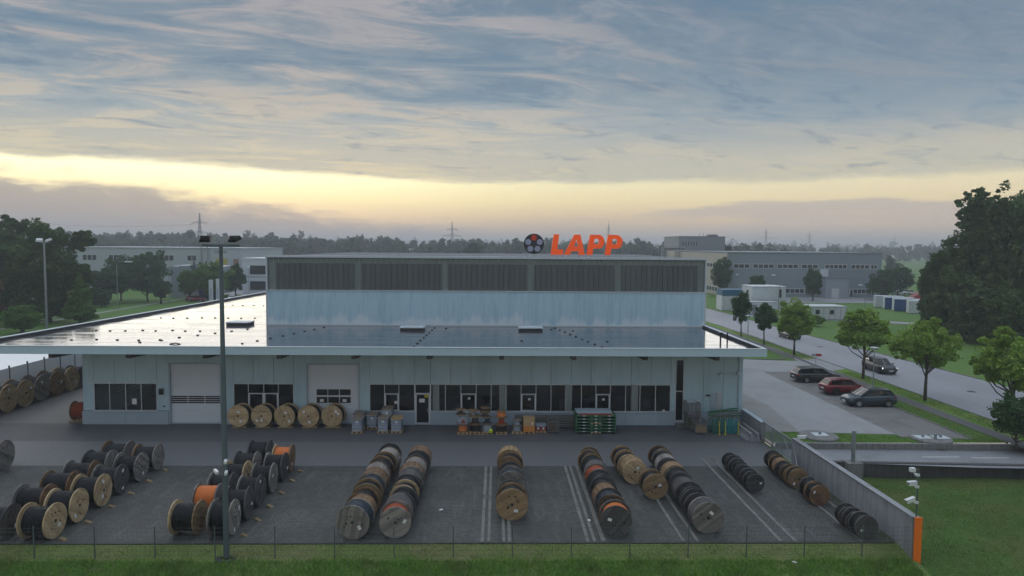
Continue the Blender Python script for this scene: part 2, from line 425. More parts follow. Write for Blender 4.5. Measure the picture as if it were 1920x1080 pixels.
# ------------------------------------------------------------------ ground
def sheet(name, pts, z, m):
    mb = MB(); mb.face([(p[0], p[1], z) for p in pts]); return struct(mb.build(name, m))
def rect(name, x0, x1, y0, y1, z, m): return sheet(name, [(x0, y0), (x1, y0), (x1, y1), (x0, y1)], z, m)

EX = 19.3          # line of the east boundary wall
g = MB()
g.face([(-4000, 31.65, 0), (EX, 31.65, 0), (EX, 5000, 0), (-4000, 5000, 0)])
g.face([(EX, 47.0, 0.38), (4000, 47.0, 0.38), (4000, 5000, 0.38), (EX, 5000, 0.38)])
struct(g.build('ground', 'grass_far'))
# grass bank between fence and camera, falling away from the yard edge
mb = MB()
xs = np.linspace(-90, EX, 60); ys = [31.65, 31.2, 30.6, 29.6, 28.0, 24.0, 10.0, -60.0]; zs = [-0.02, -0.1, -0.24, -0.42, -0.6, -0.9, -1.4, -2.0]
for j in range(len(ys) - 1):
    for i in range(len(xs) - 1):
        mb.face([(xs[i], ys[j], zs[j]), (xs[i], ys[j + 1], zs[j + 1]), (xs[i + 1], ys[j + 1], zs[j + 1]), (xs[i + 1], ys[j], zs[j])])
struct(fixn(mb.mesh('grass_bank', 'grass_bank')) and link('grass_bank', bpy.data.meshes['grass_bank']))
# sunken lawn east of the boundary wall
def lawn_z(x, y):
    t = min(max((43.0 - y) / 13.0, 0.0), 1.0)
    base = -0.9 + 0.42 * t - 0.5 * max(0.0, (30.0 - y) / 20.0)
    return base + 0.05 * math.sin(x * 0.7 + y * 0.4) + 0.04 * math.sin(y * 1.3 - x * 0.33)
mb = MB(); xs = np.concatenate([np.linspace(EX, 60, 60), [90, 200]]); ys = np.concatenate([[-60, 0, 15], np.linspace(24, 43.6, 24)])
for j in range(len(ys) - 1):
    for i in range(len(xs) - 1):
        q = [(xs[i], ys[j]), (xs[i + 1], ys[j]), (xs[i + 1], ys[j + 1]), (xs[i], ys[j + 1])]
        mb.face([(a, b_, lawn_z(a, b_)) for a, b_ in q])
struct(mb.build('lawn', 'grass_lawn', smooth=True))
# yard surfaces
rect('yard_paving', -90, EX - 0.15, 31.65, 42.95, 0.004, 'paving')
rect('yard_asphalt', -90, EX - 0.15, 42.95, 48.3, 0.004, 'asphalt_light')
rect('apron_asphalt', -90, EX - 0.15, 48.3, 53.2, 0.005, 'asphalt')
rect('side_yard', -60, -31.9, 53.2, 120, 0.005, 'asphalt_light')
for x, wd, y0, y1 in ((-0.72, .16, 31.7, 42.9), (-0.40, .14, 31.7, 42.9), (0.30, .14, 31.7, 42.8), (0.58, .14, 31.7, 42.8), (4.30, .15, 31.7, 42.9), (4.62, .15, 31.7, 42.9), (5.02, .2, 31.7, 42.9),
                      (8.85, .14, 31.7, 42.9), (9.52, .16, 31.7, 42.9), (13.52, .16, 31.7, 44.6), (14.22, .16, 31.7, 44.6), (17.45, .13, 31.7, 42.9), (18.3, .13, 33.5, 42.9)):
    k = MB(); yy = y0
    while yy < y1 - 0.1:                     # laid as separate kerb stones
        e = min(yy + 1.0, y1); dz = random.uniform(0.02, 0.035); k.box(x + random.uniform(-.008, .008), x + wd + random.uniform(-.008, .008), yy + 0.008, e - 0.008, -0.02, dz); yy = e
    struct(k.build('kerb', 'kerb_concrete'))
k = MB()
for x in np.arange(-60, EX - 1, 1.0): k.box(x + .006, x + .994, 31.57, 31.68, -0.1, 0.01 + random.uniform(0, .008))
struct(k.build('kerb', 'path_dark'))

# lane through the gate, parking court, road
P = 0.40
LY0, LY1 = 44.05, 46.75
sheet('lane', [(EX, LY0), (31, LY0 - 1.4), (90, LY0 - 4), (90, LY1 - 2.0), (36, LY1 - .2), (EX, LY1 + .6)], 0.004, 'lane_asphalt')
for a, b_, c in ((28.6, 31.2, 44.9), (31.9, 34.4, 44.7)): rect('lane_marking', a, b_, c - .06, c + .06, 0.009, 'white_paint')
mb = MB(); mb.prism([(EX + .2, -0.3), (90, -0.3), (90, 0.42), (EX + .2, 0.42)], 0, 0.28)
o = mb.build('retaining_wall', 'retaining', None, (0, LY1 + .35, 0), (0, 0, R(-1.2)))
tag(o, 'low pale concrete retaining wall along the grass strip above the sunken lane', 'retaining wall')
mb = MB(); mb.box(0, 80, 0, 0.35, -1.2, 0.06)
o = mb.build('lane_wall', 'wall_dark', None, (EX + .6, 43.75, 0), (0, 0, R(-3.2)))
tag(o, 'dark weathered retaining wall between the lane and the sunken lawn', 'retaining wall')
sheet('parking_court', [(EX, 49.9), (29.2, 49.0), (29.2, 74), (29.2, 150), (EX, 150)], P + .004, 'concrete_lot')
sheet('parking_bay', [(29.2, 48.2), (34.0, 47.7), (34.0, 74), (29.2, 74)], P + .006, 'bay_asphalt')
sheet('driveway', [(29.2, 74.0), (35.8, 74.0), (39.4, 76.0), (39.4, 83.0), (35.5, 81.2), (29.2, 82.5)], P + .009, 'concrete_lot')
sheet('court_strip', [(EX, 49.9), (22.4, 49.6), (23.4, 58), (22.6, 66), (EX, 66)], P + .008, 'court_worn')
sheet('road', [(39.5, -60), (51.5, -60), (50.4, 70), (48.2, 106), (44, 220), (38, 420), (28, 420), (34.5, 220), (38.5, 120), (39.3, 78)], P + .006, 'road_asphalt')
sheet('footpath', [(35.6, -60), (37.1, -60), (37.3, 66), (37.5, 92), (36.3, 140), (33.5, 220), (32.2, 220), (35.0, 140), (36.2, 92), (36.1, 62)], P + .014, 'path_asphalt')
sheet('verge', [(37.12, -60), (39.4, -60), (39.3, 76), (38.4, 120), (36.5, 140), (37.52, 92), (37.32, 66)], P + .004, 'grass_verge')
def kerb_line(pts, wd, z0, z1):
    k = MB()
    for a, b_ in zip(pts, pts[1:]):
        a = Vector((*a, 0)); b_ = Vector((*b_, 0)); L = (b_ - a).length; n = max(1, int(L / 1.5))
        for q in range(n):
            p0 = a.lerp(b_, (q + .012) / n); p1 = a.lerp(b_, (q + .988) / n)
            k.bar((p0.x, p0.y, (z0 + z1) / 2), (p1.x, p1.y, (z0 + z1) / 2), wd, z1 - z0)
    return struct(k.build('kerb', 'kerb_concrete'))
kerb_line([(39.45, 30), (39.4, 76), (38.45, 120)], .14, P - .1, P + .05)
kerb_line([(50.4, 70), (48.2, 106), (45.8, 170)], .14, P - .1, P + .08)
kerb_line([(34.05, 47.7), (34.05, 74.0)], .12, P - .1, P + .07)
kerb_line([(35.55, 83), (36.1, 92), (35.0, 140)], .1, P - .1, P + .05)
kerb_line([(29.3, 82.5), (34.2, 82.0), (35.4, 82.8), (35.5, 85)], .12, P - .1, P + .08)
kerb_line([(36.05, 47), (36.05, 74)], .08, P - .1, P + .03)
for a, b_ in (((36.1, 76.5), (36.5, 83)), ((37.2, 74.5), (37.45, 82.5))):
    mb = MB(); mb.bar((a[0], a[1], P + .022), (b_[0], b_[1], P + .022), .12, .008); struct(mb.build('lane_marking', 'white_paint'))
rect('service_yard', 64, 150, 168, 186.5, P + .01, 'concrete_lot')
sheet('side_road', [(49, 133), (95, 112), (97, 114), (50, 138)], P + .01, 'road_asphalt')
sheet('far_yard', [(88, 150), (120, 140), (140, 166), (95, 168)], P + .012, 'concrete_lot')
# left road and footway beyond the roof
sheet('left_road', [(-66, 118), (-62, 118), (-62, 260), (-72, 260)], 0.02, 'road_asphalt')
sheet('left_footway', [(-79.9, 100), (-78.9, 100), (-77.6, 260), (-78.6, 260)], 0.02, 'concrete_lot')
sheet('left_forecourt', [(-78, 190), (-62, 190), (-62, 260), (-80, 260)], 0.03, 'road_asphalt')

# ------------------------------------------------------------------ main building
mat('cladding', (182, 205, 213), 0.55, var=0.07, scale=0.8, dirt=(156, 180, 190), dirt_amt=0.5, dirt_scale=0.6, stretch=(1, 1, .3), rand=0.025)
mat('plinth', (164, 178, 188), 0.65, var=0.07, scale=1.2, bump=.05, rand=0.02)
mat('fascia_paint', (188, 210, 218), 0.5, var=0.04, scale=0.6, stretch=(.4, 1, 2))
mat('trim', (196, 203, 208), 0.5, var=0.05)
mat('alu', (212, 216, 220), 0.4, metal=0.3, var=0.05)
mat('roof_felt', (112, 116, 120), .95, var=.1, spec=.1)
mat('dark_timber', (84, 80, 78), 0.8, var=0.2)
mat('membrane_dark', (52, 52, 54), 0.6, var=0.2, scale=2)
mat('shutter', (218, 221, 226), 0.45, var=0.04, scale=0.7)
mat('black', (22, 23, 25), 0.4, var=0.1)
mat('interior_wall', (140, 144, 144), 0.9, var=0.1)
mat('interior_floor', (80, 80, 80), 0.6, var=0.1)
mat('interior_column', (222, 232, 226), 0.8, var=0.05)
mat('tube_light', (255, 255, 255), 0.5, emit=(1, 1, 1, 2.2))
mat('paper', (225, 225, 222), 0.8, var=0.04)
mat('yellow_sign', (205, 190, 40), 0.6, var=0.04)
mat_glass('window_glass', (0.94, 0.95, 0.96))
mat_glass('channel_glass', (0.95, 0.97, 0.96), 0.25, 1.25, 0.30, (0.36, 0.40, 0.40))
YW, XL, XR, ZR = 53.03, -31.84, 19.3, 6.2
B = thing('main_building', 'wide pale blue warehouse with flat wet roof and tall glazed hall behind', 'building', (0, YW, 0))
def bp(mb, name, m, parent=None, **kw):          # building part, world coordinates in
    mb.v = [(x, y - YW, z) for x, y, z in mb.v]
    return mb.build(name, m, parent or B, **kw)
openings = [(-31.0, -26.2, 1.05, 3.2), (-25.3, -21.24, 0, 4.8), (-20.34, -15.71, 1.05, 3.2), (-14.78, -10.62, 0, 4.8), (-9.87, -6.36, 1.05, 3.2), (-6.36, -5.15, 0, 3.2), (-5.15, 13.63, 1.05, 3.2), (14.0, 14.65, 0.35, 5.2)]
edges = sorted({XL, XR} | {o_[0] for o_ in openings} | {o_[1] for o_ in openings})
cuts = list(edges)
for a, b_ in zip(edges, edges[1:]):
    n = max(1, round((b_ - a) / 1.62))
    cuts += [a + (b_ - a) * q / n for q in range(1, n)]
cuts = sorted(cuts)
def free(a, b_, z0, z1):
    mid = (a + b_) / 2; iv = [(z0, z1)]
    for o_ in openings:
        if o_[0] < mid < o_[1]:
            nv = []
            for p, q in iv:
                if o_[2] > p + .02: nv.append((p, min(q, o_[2])))
                if o_[3] < q - .02: nv.append((max(p, o_[3]), q))
                if o_[3] <= p or o_[2] >= q: nv = [(p, q)]
            iv = nv
    return iv
core = MB()
for a, b_ in zip(cuts, cuts[1:]):
    for z0, z1 in free(a, b_, 1.07, ZR): bp(MB().box(a + .011, b_ - .011, YW, YW + .09, z0 + .006, z1 - .006), 'cladding_panel', 'cladding')
    for z0, z1 in free(a, b_, 0.0, ZR): core.box(a, b_, YW + .091, YW + .3, z0, z1)
bp(core, 'wall', 'interior_wall')
ped = sorted({XL, -25.3, -21.24, -14.78, -10.62, -6.36, -5.15, XR, 14.0, 14.65} | {-28.6, -18.0, -9.87, -2.8, .2, 3.6, 7.2, 10.1, 12.6, 16.9})
for a, b_ in zip(ped, ped[1:]):
    for z0, z1 in free(a, b_, 0.0, 1.05):
        ext = -.06 if a == XL else 0
        bp(MB().box(a + .008 + ext, b_ - .008, YW - .09, YW - .002, z0 - .05, z1 - .01), 'plinth_panel', 'plinth')
# remaining walls
mb = MB(); mb.box(XL, XL + .3, YW + .31, 104, 0, ZR); mb.box(XR - .3, XR, YW + .31, 104, 0, ZR); mb.box(XL, XR, 104.01, 104.3, 0, ZR); bp(mb, 'wall', 'cladding')
bp(MB().box(XL + .31, XR - .31, YW + .31, 104, 0.02, 0.04), 'floor', 'interior_floor')
bp(MB().box(XL + .31, XR - .31, 63, 63.2, 0.05, ZR), 'inner_wall', 'interior_wall')
for x in (-5.03, .2, 5.41, 10.63): bp(MB().box(x, x + .52, YW + .42, YW + .9, 0.05, 6.1), 'column', 'interior_column')
for x in (-25.6, -20.9, -15.1, -10.2): bp(MB().box(x, x + .2, YW + .31, 62.9, 0.05, 6.1), 'inner_wall', 'interior_wall')

def window(x0, x1, z0, z1, mull, sash=(), sash_z=2.38, t=.05):
    """mull: x positions of mullions; sash: indices of bays with an opening light below a transom"""
    fr = MB(); y0, y1 = YW - .02, YW + .06
    fr.box(x0, x1, y0, y1, z0, z0 + t); fr.box(x0, x1, y0, y1, z1 - t, z1)
    xs = [x0] + list(mull) + [x1]
    for q, x in enumerate(xs):
        a = x if q == 0 else (x - t if q == len(xs) - 1 else x - t / 2)
        fr.box(a, a + t, y0 - .002, y1 - .002, z0 + t, z1 - t)
    for q in sash:
        a, b_ = xs[q] + t / 2, xs[q + 1] - t / 2
        fr.box(a, b_, y0 - .02, y1, sash_z, sash_z + .08); fr.box(a, b_, y0 - .02, y1, z0 + t, z0 + t + .08)
        fr.box(a, a + .09, y0 - .018, y1, z0 + t + .08, sash_z); fr.box(b_ - .09, b_, y0 - .018, y1, z0 + t + .08, sash_z)
    wnd = bp(fr, 'window', 'alu')
    for q in range(len(xs) - 1):
        for za, zb in (((z0 + .03, sash_z), (sash_z + .03, z1 - .03)) if q in sash else ((z0 + .03, z1 - .03),)):
            bp(MB().box(xs[q] + .02, xs[q + 1] - .02, YW + .02, YW + .03, za, zb), 'pane', 'window_glass', wnd)
    bp(MB().box(x0, x1, YW - .16, YW - .022, z0 - .055, z0 - .012), 'sill', 'trim', wnd)
    return wnd
window(-31.0, -26.2, 1.05, 3.2, (-29.8, -28.58, -27.4))
window(-20.34, -15.71, 1.05, 3.2, (-19.2, -18.01, -16.9), (1, 2))
window(-9.87, -6.36, 1.05, 3.2, (-8.71, -7.6), (1,))
window(-5.15, 13.63, 1.05, 3.2, (-3.99, -2.79, -1.59, -.43, .74, 1.9, 3.07, 4.24, 5.41, 6.62, 7.75, 8.88, 10.09, 11.22, 12.44), (2, 6, 11))
tw = window(14.0, 14.65, 0.35, 5.2, ()); bp(MB().box(14.05, 14.6, YW - .018, YW + .05, 2.66, 2.72), 'transom', 'alu', tw)
# entrance door with transom light
fr = MB(); y0, y1 = YW - .05, YW + .06
fr.box(-6.36, -6.22, y0, y1, 0.02, 2.5); fr.box(-5.29, -5.15, y0, y1, 0.02, 2.5); fr.box(-6.22, -5.29, y0, y1, 2.38, 2.5); fr.box(-6.22, -5.29, y0, y1, 0.02, .16)
fr.box(-6.36, -6.31, y0 + .03, y1, 2.5, 3.2); fr.box(-5.2, -5.15, y0 + .03, y1, 2.5, 3.2); fr.box(-6.31, -5.2, y0 + .03, y1, 3.15, 3.2)
dr = bp(fr, 'door', 'alu')
bp(MB().box(-6.24, -5.27, YW + .0, YW + .012, .14, 2.4), 'pane', 'window_glass', dr); bp(MB().box(-6.32, -5.19, YW + .02, YW + .03, 2.49, 3.16), 'pane', 'window_glass', dr)
bp(MB().bar((-5.36, YW - .1, 1.0), (-5.36, YW - .1, 1.3), .03, .03), 'door_handle', 'alu', dr)
bp(MB().box(-5.62, -5.32, YW - .012, YW - .004, 2.15, 2.36), 'sticker', 'yellow_sign', dr); bp(MB().box(-6.02, -5.6, YW - .012, YW - .004, 1.75, 2.05), 'notice', 'paper', dr)
for x, z, wd, h in ((-28.1, 1.55, .35, .45), (-7.95, 1.65, .25, .22), (-2.25, 2.0, .2, .16), (2.45, 1.95, .2, .16), (8.25, 1.95, .2, .16), (13.0, 1.12, .2, .12), (-11.95, 1.78, .3, .22), (-13.7, 1.78, .3, .22)):
    bp(MB().box(x, x + wd, YW - .03, YW - .024, z, z + h), 'notice', 'paper')
# rolling doors
def shutter(x0, x1, z1):
    mb = MB(); n = int(z1 / .1); y = YW + .16
    for q in range(n):
        za, zb = z1 * q / n, z1 * (q + 1) / n
        mb.face([(x0, y, za), (x1, y, za), (x1, y - .018, (za * .35 + zb * .65)), (x0, y - .018, (za * .35 + zb * .65))]); mb.face([(x0, y - .018, (za * .35 + zb * .65)), (x1, y - .018, (za * .35 + zb * .65)), (x1, y, zb), (x0, y, zb)])
    d = bp(mb, 'rolling_door', 'shutter')
    fr = MB(); fr.box(x0, x0 + .12, YW - .03, YW + .2, 0.02, z1); fr.box(x1 - .12, x1, YW - .03, YW + .2, 0.02, z1); fr.box(x0 + .12, x1 - .12, YW - .03, YW + .2, z1 - .12, z1); fr.box(x0 + .12, x1 - .12, YW + .09, YW + .15, 0.0, .1)
    bp(fr, 'frame', 'plinth', d)
    return d
d = shutter(-25.3, -21.24, 4.8)
for r_ in range(4):
    for c in range(3):
        a = -25.15 + c * 1.29; bp(MB().box(a, a + 1.22, YW + .12, YW + .135, 1.62 + r_ * .155, 1.72 + r_ * .155), 'vision_slot', 'black', d)
d = shutter(-14.78, -10.62, 4.8)
for r_ in range(2):
    for c in range(3):
        a = -13.98 + c * .9; z = 1.68 + r_ * .6
        bp(MB().box(a, a + .82, YW + .10, YW + .135, z, z + .46), 'vision_panel', 'black', d)
# wall fittings
bp(MB().box(-25.95, -25.7, YW - .25, YW - .002, 2.35, 2.8), 'wall_lamp', 'black'); bp(MB().box(-25.9, -25.65, YW - .03, YW - .002, 2.2, 2.32), 'notice', 'paper')
bp(MB().box(-25.72, -25.6, YW - .06, YW - .002, 1.35, 1.45), 'socket_box', 'black')
mb = MB(); mb.box(16.75, 17.25, YW - .05, YW - .003, 1.0, 2.6); bp(mb, 'vent_panel', 'plinth')
lv = MB()
for q in range(14): lv.box(17.28, 17.72, YW - .06, YW - .003, 1.0 + q * .115, 1.07 + q * .115)
bp(lv, 'louvre', 'alu'); bp(MB().box(16.4, 16.7, YW - .12, YW - .003, 2.32, 2.44), 'socket_box', 'black')
mb = MB(); mb.tube([(18.95, YW - .08, 0.1), (18.95, YW - .08, 5.9)], .045, 8); bp(mb, 'downpipe', 'plinth')
mb = MB(); mb.tube([(17.5, YW - .02, 4.17), (17.5, YW - .3, 4.17), (18.8, YW - .35, 4.2), (18.8, YW - .02, 4.2)], .03, 6); mb.box(17.35, 17.6, YW - .4, YW - .15, 4.02, 4.17); mb.box(18.7, 18.88, YW - .62, YW - .2, 4.1, 4.34); bp(mb, 'camera_bracket', 'trim')
mb = MB(); mb.box(14.0, 15.0, YW - .7, YW - .1, 0.0, .18); bp(mb, 'door_step', 'kerb_concrete')
# lights inside the left room
for a, b_ in (((-27.9, 57.0, 3.6), (-26.2, 59.5, 3.6)),):
    mb = MB(); mb.bar(a, b_, .12, .06); bp(mb, 'tube_lamp', 'tube_light')
for q in range(4):
    mb = MB(); mb.bar((-32 + 1.4, 55.6, 2.6 - q * .3), (-27.6, 59.0, 3.35 - q * .22), .05, .05); bp(mb, 'rack_rail', 'trim')
mb = MB()
for x in (-8.9, -3.6, -1.1, 2.1, 4.9, 7.0, 11.8, 12.6):
    wd = random.uniform(.7, 1.6); mb.box(x, x + wd, 55.2, 56.2, .75, .82); mb.box(x + .1, x + .16, 55.3, 56.1, .05, .75); mb.box(x + wd - .16, x + wd - .1, 55.3, 56.1, .05, .75)
    mb.box(x + .2, x + .2 + wd * .4, 55.4, 56, .82, .82 + random.uniform(.2, .7))
bp(mb, 'workbench', 'interior_floor')
# flat roof
FY, FX0, FX1, FZ0, FZ1 = 50.0, -38.95, 19.92, 5.92, 6.52
RB = 108.0; HXL = -21.9
mb = MB()
pts = [(FX0 + .3, FY + .2), (FX1 - .3, FY + .2), (FX1 - .3, RB), (-35.6, RB)]
mb.face([(x, y, 6.3) for x, y in pts]); bp(mb, 'roof_deck', 'wet_roof')
mb = MB(); mb.face([(x, y, 5.98) for x, y in reversed(pts)]); bp(mb, 'soffit', 'dark_timber')
bp(MB().box(FX0, FX1, FY, FY + .2, FZ0, FZ1 - .03), 'fascia', 'fascia_paint')
bp(MB().box(FX0 - .02, FX1 + .02, FY - .03, FY + .24, FZ1 - .03, FZ1), 'fascia_cap', 'trim')
mb = MB(); mb.box(FX1 - .3, FX1, FY + .205, 65.06, FZ0 + .3, FZ1 - .04); bp(mb, 'parapet', 'membrane_dark')
bp(MB().box(FX1 - .24, FX1 + .03, FY + .25, 65.06, FZ1 - .039, FZ1 + .01), 'parapet_cap', 'trim')
bp(MB().box(FX1 + .001, FX1 + .02, FY + .01, 65.05, FZ0, FZ1 - .05), 'fascia', 'fascia_paint')
mb = MB(); mb.bar((FX0 + .15, FY + .21, 6.25), (-35.75, RB, 6.25), .3, .5); bp(mb, 'parapet', 'membrane_dark')
mb = MB(); mb.bar((FX0 + .06, FY + .25, 6.53), (-35.86, RB, 6.53), .34, .05); bp(mb, 'parapet_cap', 'trim')
for x in (-32.7, -27.1, -21.5, -16.1, -10.6, -5.05, .35, 5.75, 11.1, 16.5):
    mb = MB()
    a, b_ = x - .16, x + .16
    prof = [(50.7, 5.97), (YW - .01, 5.97), (YW - .01, 5.4), (50.7, 5.52)]
    for s_ in (a, b_): mb.v += [(s_, y, z) for y, z in prof]
    mb.f = [[0, 1, 2, 3], [7, 6, 5, 4], [0, 4, 5, 1], [1, 5, 6, 2], [2, 6, 7, 3], [3, 7, 4, 0]]; mb.mi = [0] * 6
    bp(mb, 'roof_beam', 'dark_timber')
for q in range(13):                        # lapped seams of the roof membrane
    y = 53.4 + q * 4.1; x1_ = 19.6 if y < 64.9 else HXL
    bp(MB().box(-38.4 + (y - 50) * .056, x1_, y, y + .06, 6.301, 6.304), 'membrane_seam', 'wet_roof')
blk = fixn(MB().box(-.085, .085, -.07, .07, 0, .07).mesh('conductor_block', 'black'))
spots = []
for t_ in np.linspace(0, 1, 8): spots.append((-19.6 + 3.6 * t_ ** .9, 53.0 + 10.6 * t_))
for t_ in np.linspace(0, 1, 8): spots.append((-6.3 + .5 * t_, 51.8 + 11.8 * t_))
for t_ in np.linspace(0, 1, 9): spots.append((8.0 - 2.6 * t_, 51.9 + 12.0 * t_))
for t_ in np.linspace(0, 1, 7): spots.append((-27.6 + 5.2 * t_, 53.4 + 8.5 * t_))
for y, xa, xb, n in ((54.6, -33.5, -26.5, 5), (60.6, -35.0, -26.0, 8), (71.0, -34.5, -25.0, 8), (86, -33, -25, 7)):
    for t_ in np.linspace(0, 1, n): spots.append((xa + (xb - xa) * t_, y + random.uniform(-.3, .3)))
for x, y in ((-4.7, 63.2), (6.9, 62.0), (5.0, 62.8), (2.0, 55.2), (8.9, 55.0)): spots.append((x, y))
for x, y in spots: link('conductor_block', blk, B, (x, y - YW, 6.3), (0, 0, random.uniform(-.6, .6)))
for x, y in ((-7.65, 62.3), (3.05, 62.4), (-24.4, 65.6)):
    mb = MB(); mb.box(x - 1.05, x + 1.05, y - .75, y + .75, 6.302, 6.52); s_ = bp(mb, 'skylight', 'membrane_dark')
    bp(MB().box(x - 1.1, x + 1.1, y - .8, y + .8, 6.521, 6.6), 'skylight_lid', 'trim', s_)
mb = MB(); mb.tube([(18.1, 55.0, 6.3), (18.1, 55.0, 7.0)], .07, 8); mb.box(17.95, 18.25, 54.85, 55.15, 7.0, 7.1); bp(mb, 'vent_pipe', 'black')
mb = MB(); mb.tube([(18.45, 54.4, 6.3), (18.45, 54.4, 7.15)], .06, 8); bp(mb, 'vent_pipe', 'black')
mb = MB(); mb.tube([(-24.9, 52.5, 6.32), (-24.5, 52.6, 6.38), (-24.1, 52.5, 6.32)], .05, 6); bp(mb, 'drain_pipe', 'black')
for x in (-4.75, 2.3): mb = MB(); mb.tube([(x, 63.3, 6.3), (x, 63.3, 8.3)], .015, 5); bp(mb, 'lightning_rod', 'alu')

# tall hall
HX0, HX1, HY, HB = -21.8, 19.95, 65.13, 100.0
bp(MB().box(HX0 + .05, HX1 - .05, HY, HY + .25, 6.42, 9.6), 'hall_panel', 'hall_blue')
bp(MB().box(HX0, HX1, HY - .05, HY + .2, 6.302, 6.419), 'flashing', 'trim')
bp(MB().box(HX0, HX1, HY - .06, HY + .3, 9.601, 9.68), 'sill', 'trim')
bp(MB().box(HX0, HX1, HY - .06, HY + .45, 12.72, 12.92), 'roof_cap', 'trim')
for x in (HX0, HX1 - .16): bp(MB().box(x, x + .16, HY - .02, HY + .3, 6.43, 12.71), 'corner_post', 'trim')
mb = MB(); mb.box(HX0 + .02, HX0 + .3, HY + .31, HB, 6.32, 12.7); mb.box(HX1 - .3, HX1 - .02, HY + .31, HB, 6.32, 12.7); mb.box(HX0 + .02, HX1 - .02, HB + .01, HB + .3, 6.32, 12.7); bp(mb, 'hall_wall', 'cladding')
bp(MB().box(HX0 + .05, HX1 - .05, HY + .46, HB + .3, 12.62, 12.82), 'hall_roof', 'roof_felt')
bp(MB().box(HX0 + .35, HX1 - .35, HY + 6.0, HY + 6.2, 6.35, 12.6), 'inner_wall', 'interior_wall')
for x in (-21.5, -13.5, -5.25, 2.9, 11.22, 19.2): bp(MB().box(x, x + .55, HY + .3, HY + .62, 6.35, 12.6), 'column', 'interior_column')
bp(MB().box(HX0 + .4, HX1 - .4, HY + .32, HY + .6, 12.18, 12.61), 'beam', 'interior_column')
n = 82; gw = (HX1 - HX0 - .36) / n
pl = fixn(MB().box(.018, gw - .018, 0, .05, 9.685, 12.715).mesh('glass_plank', 'channel_glass'))
for q in range(n): link('glass_plank', pl, B, (HX0 + .18 + q * gw, HY + .12 - YW, 0))
mb = MB(); mb.box(-1.6, .2, 66.2, 67.2, 12.821, 12.9); mb.tube([(-10, 70, 12.82), (-10, 70, 13.1)], .05, 6); bp(mb, 'vent_pipe', 'plinth')

# roof sign
mat('sign_orange', (255, 88, 10), 0.45, var=0.03, emit=(1.0, 0.1, 0.006, 0.22))
mat('sign_navy', (30, 31, 42), 0.45, var=0.05)
mat('sign_grey', (158, 164, 186), 0.5, var=0.03)
mat('sign_red', (214, 58, 30), 0.5, var=0.03)
SY = 68.0
S = thing('roof_sign', 'orange LAPP letters with dark round five-dot emblem standing on hall roof', 'sign', (0, SY, 12.82))
PXM = 68.0 / 1290 / 8
def sx(u): return 2.59 + (u - 175) * PXM
def sz(v): return 13.12 + (455 - v) * PXM - 12.82
def outline(name, loops, m, depth, parent, y=0):
    cu = bpy.data.curves.new(name, 'CURVE'); cu.dimensions = '2D'; cu.fill_mode = 'BOTH'; cu.extrude = depth / 2
    for lp in loops:
        sp = cu.splines.new('POLY'); sp.points.add(len(lp) - 1); sp.use_cyclic_u = True
        for p, (a, b_) in zip(sp.points, lp): p.co = (a, b_, 0, 1)
    tmp = bpy.data.objects.new('tmp', cu); COL.objects.link(tmp)
    bpy.context.view_layer.update()
    me = bpy.data.meshes.new_from_object(tmp.evaluated_get(bpy.context.evaluated_depsgraph_get()))
    bpy.data.objects.remove(tmp); me.materials.clear(); me.materials.append(MATS[m])
    return link(name, me, parent, (0, y, 0), (R(90), 0, 0))
def loopz(pts): return [(sx(u), sz(v)) for u, v in pts]
def arc(cx, cy, rx, ry, a0, a1, n=10): return [(cx + rx * math.cos(R(a0 + (a1 - a0) * q / n)), cy - ry * math.sin(R(a0 + (a1 - a0) * q / n))) for q in range(n + 1)]
L_ = [(620, 150), (703, 150), (676, 376), (766, 376), (756, 455), (578, 455)]
A_ = [[(930, 152), (1022, 152), (1090, 455), (1002, 455), (988, 400), (892, 400), (862, 455), (776, 455)], [(965, 222), (988, 332), (926, 332)]]
def P_(o_): return [[(1165 + o_, 152)] + arc(1292 + o_, 256, 92, 104, 90, -80) + [(1217 + o_, 358), (1203 + o_, 455), (1118 + o_, 455)], [(1237 + o_, 212)] + arc(1270 + o_, 253, 35, 41, 85, -85, 8) + [(1224 + o_, 294)]]
outline('letter', [loopz(L_)], 'sign_orange', .16, S); outline('letter', [loopz(l) for l in A_], 'sign_orange', .16, S)
outline('letter', [loopz(l) for l in P_(0)], 'sign_orange', .16, S); outline('letter', [loopz(l) for l in P_(272)], 'sign_orange', .16, S)
disc = MB().lathe([(-.1, 1.0), (.1, 1.0)], 40, 'y').build('emblem_disc', 'sign_navy', S, (sx(325), 0, sz(295)))
for q, m_ in enumerate(('sign_red', 'sign_grey', 'sign_grey', 'sign_grey', 'sign_grey')):
    a = R(90 - 72 * q); MB().lathe([(-.02, .29), (.02, .29)], 24, 'y').build('emblem_dot', m_, disc, (.6 * math.cos(a), -.115, .6 * math.sin(a)))
for u in (260, 390, 610, 720, 810, 1050, 1150, 1420):
    MB().bar((sx(u), .1, 0.0), (sx(u), .1, .34), .06, .06).bar((sx(u), .1, .05), (sx(u), 1.0, .03), .05, .05).build('support', 'alu', S)
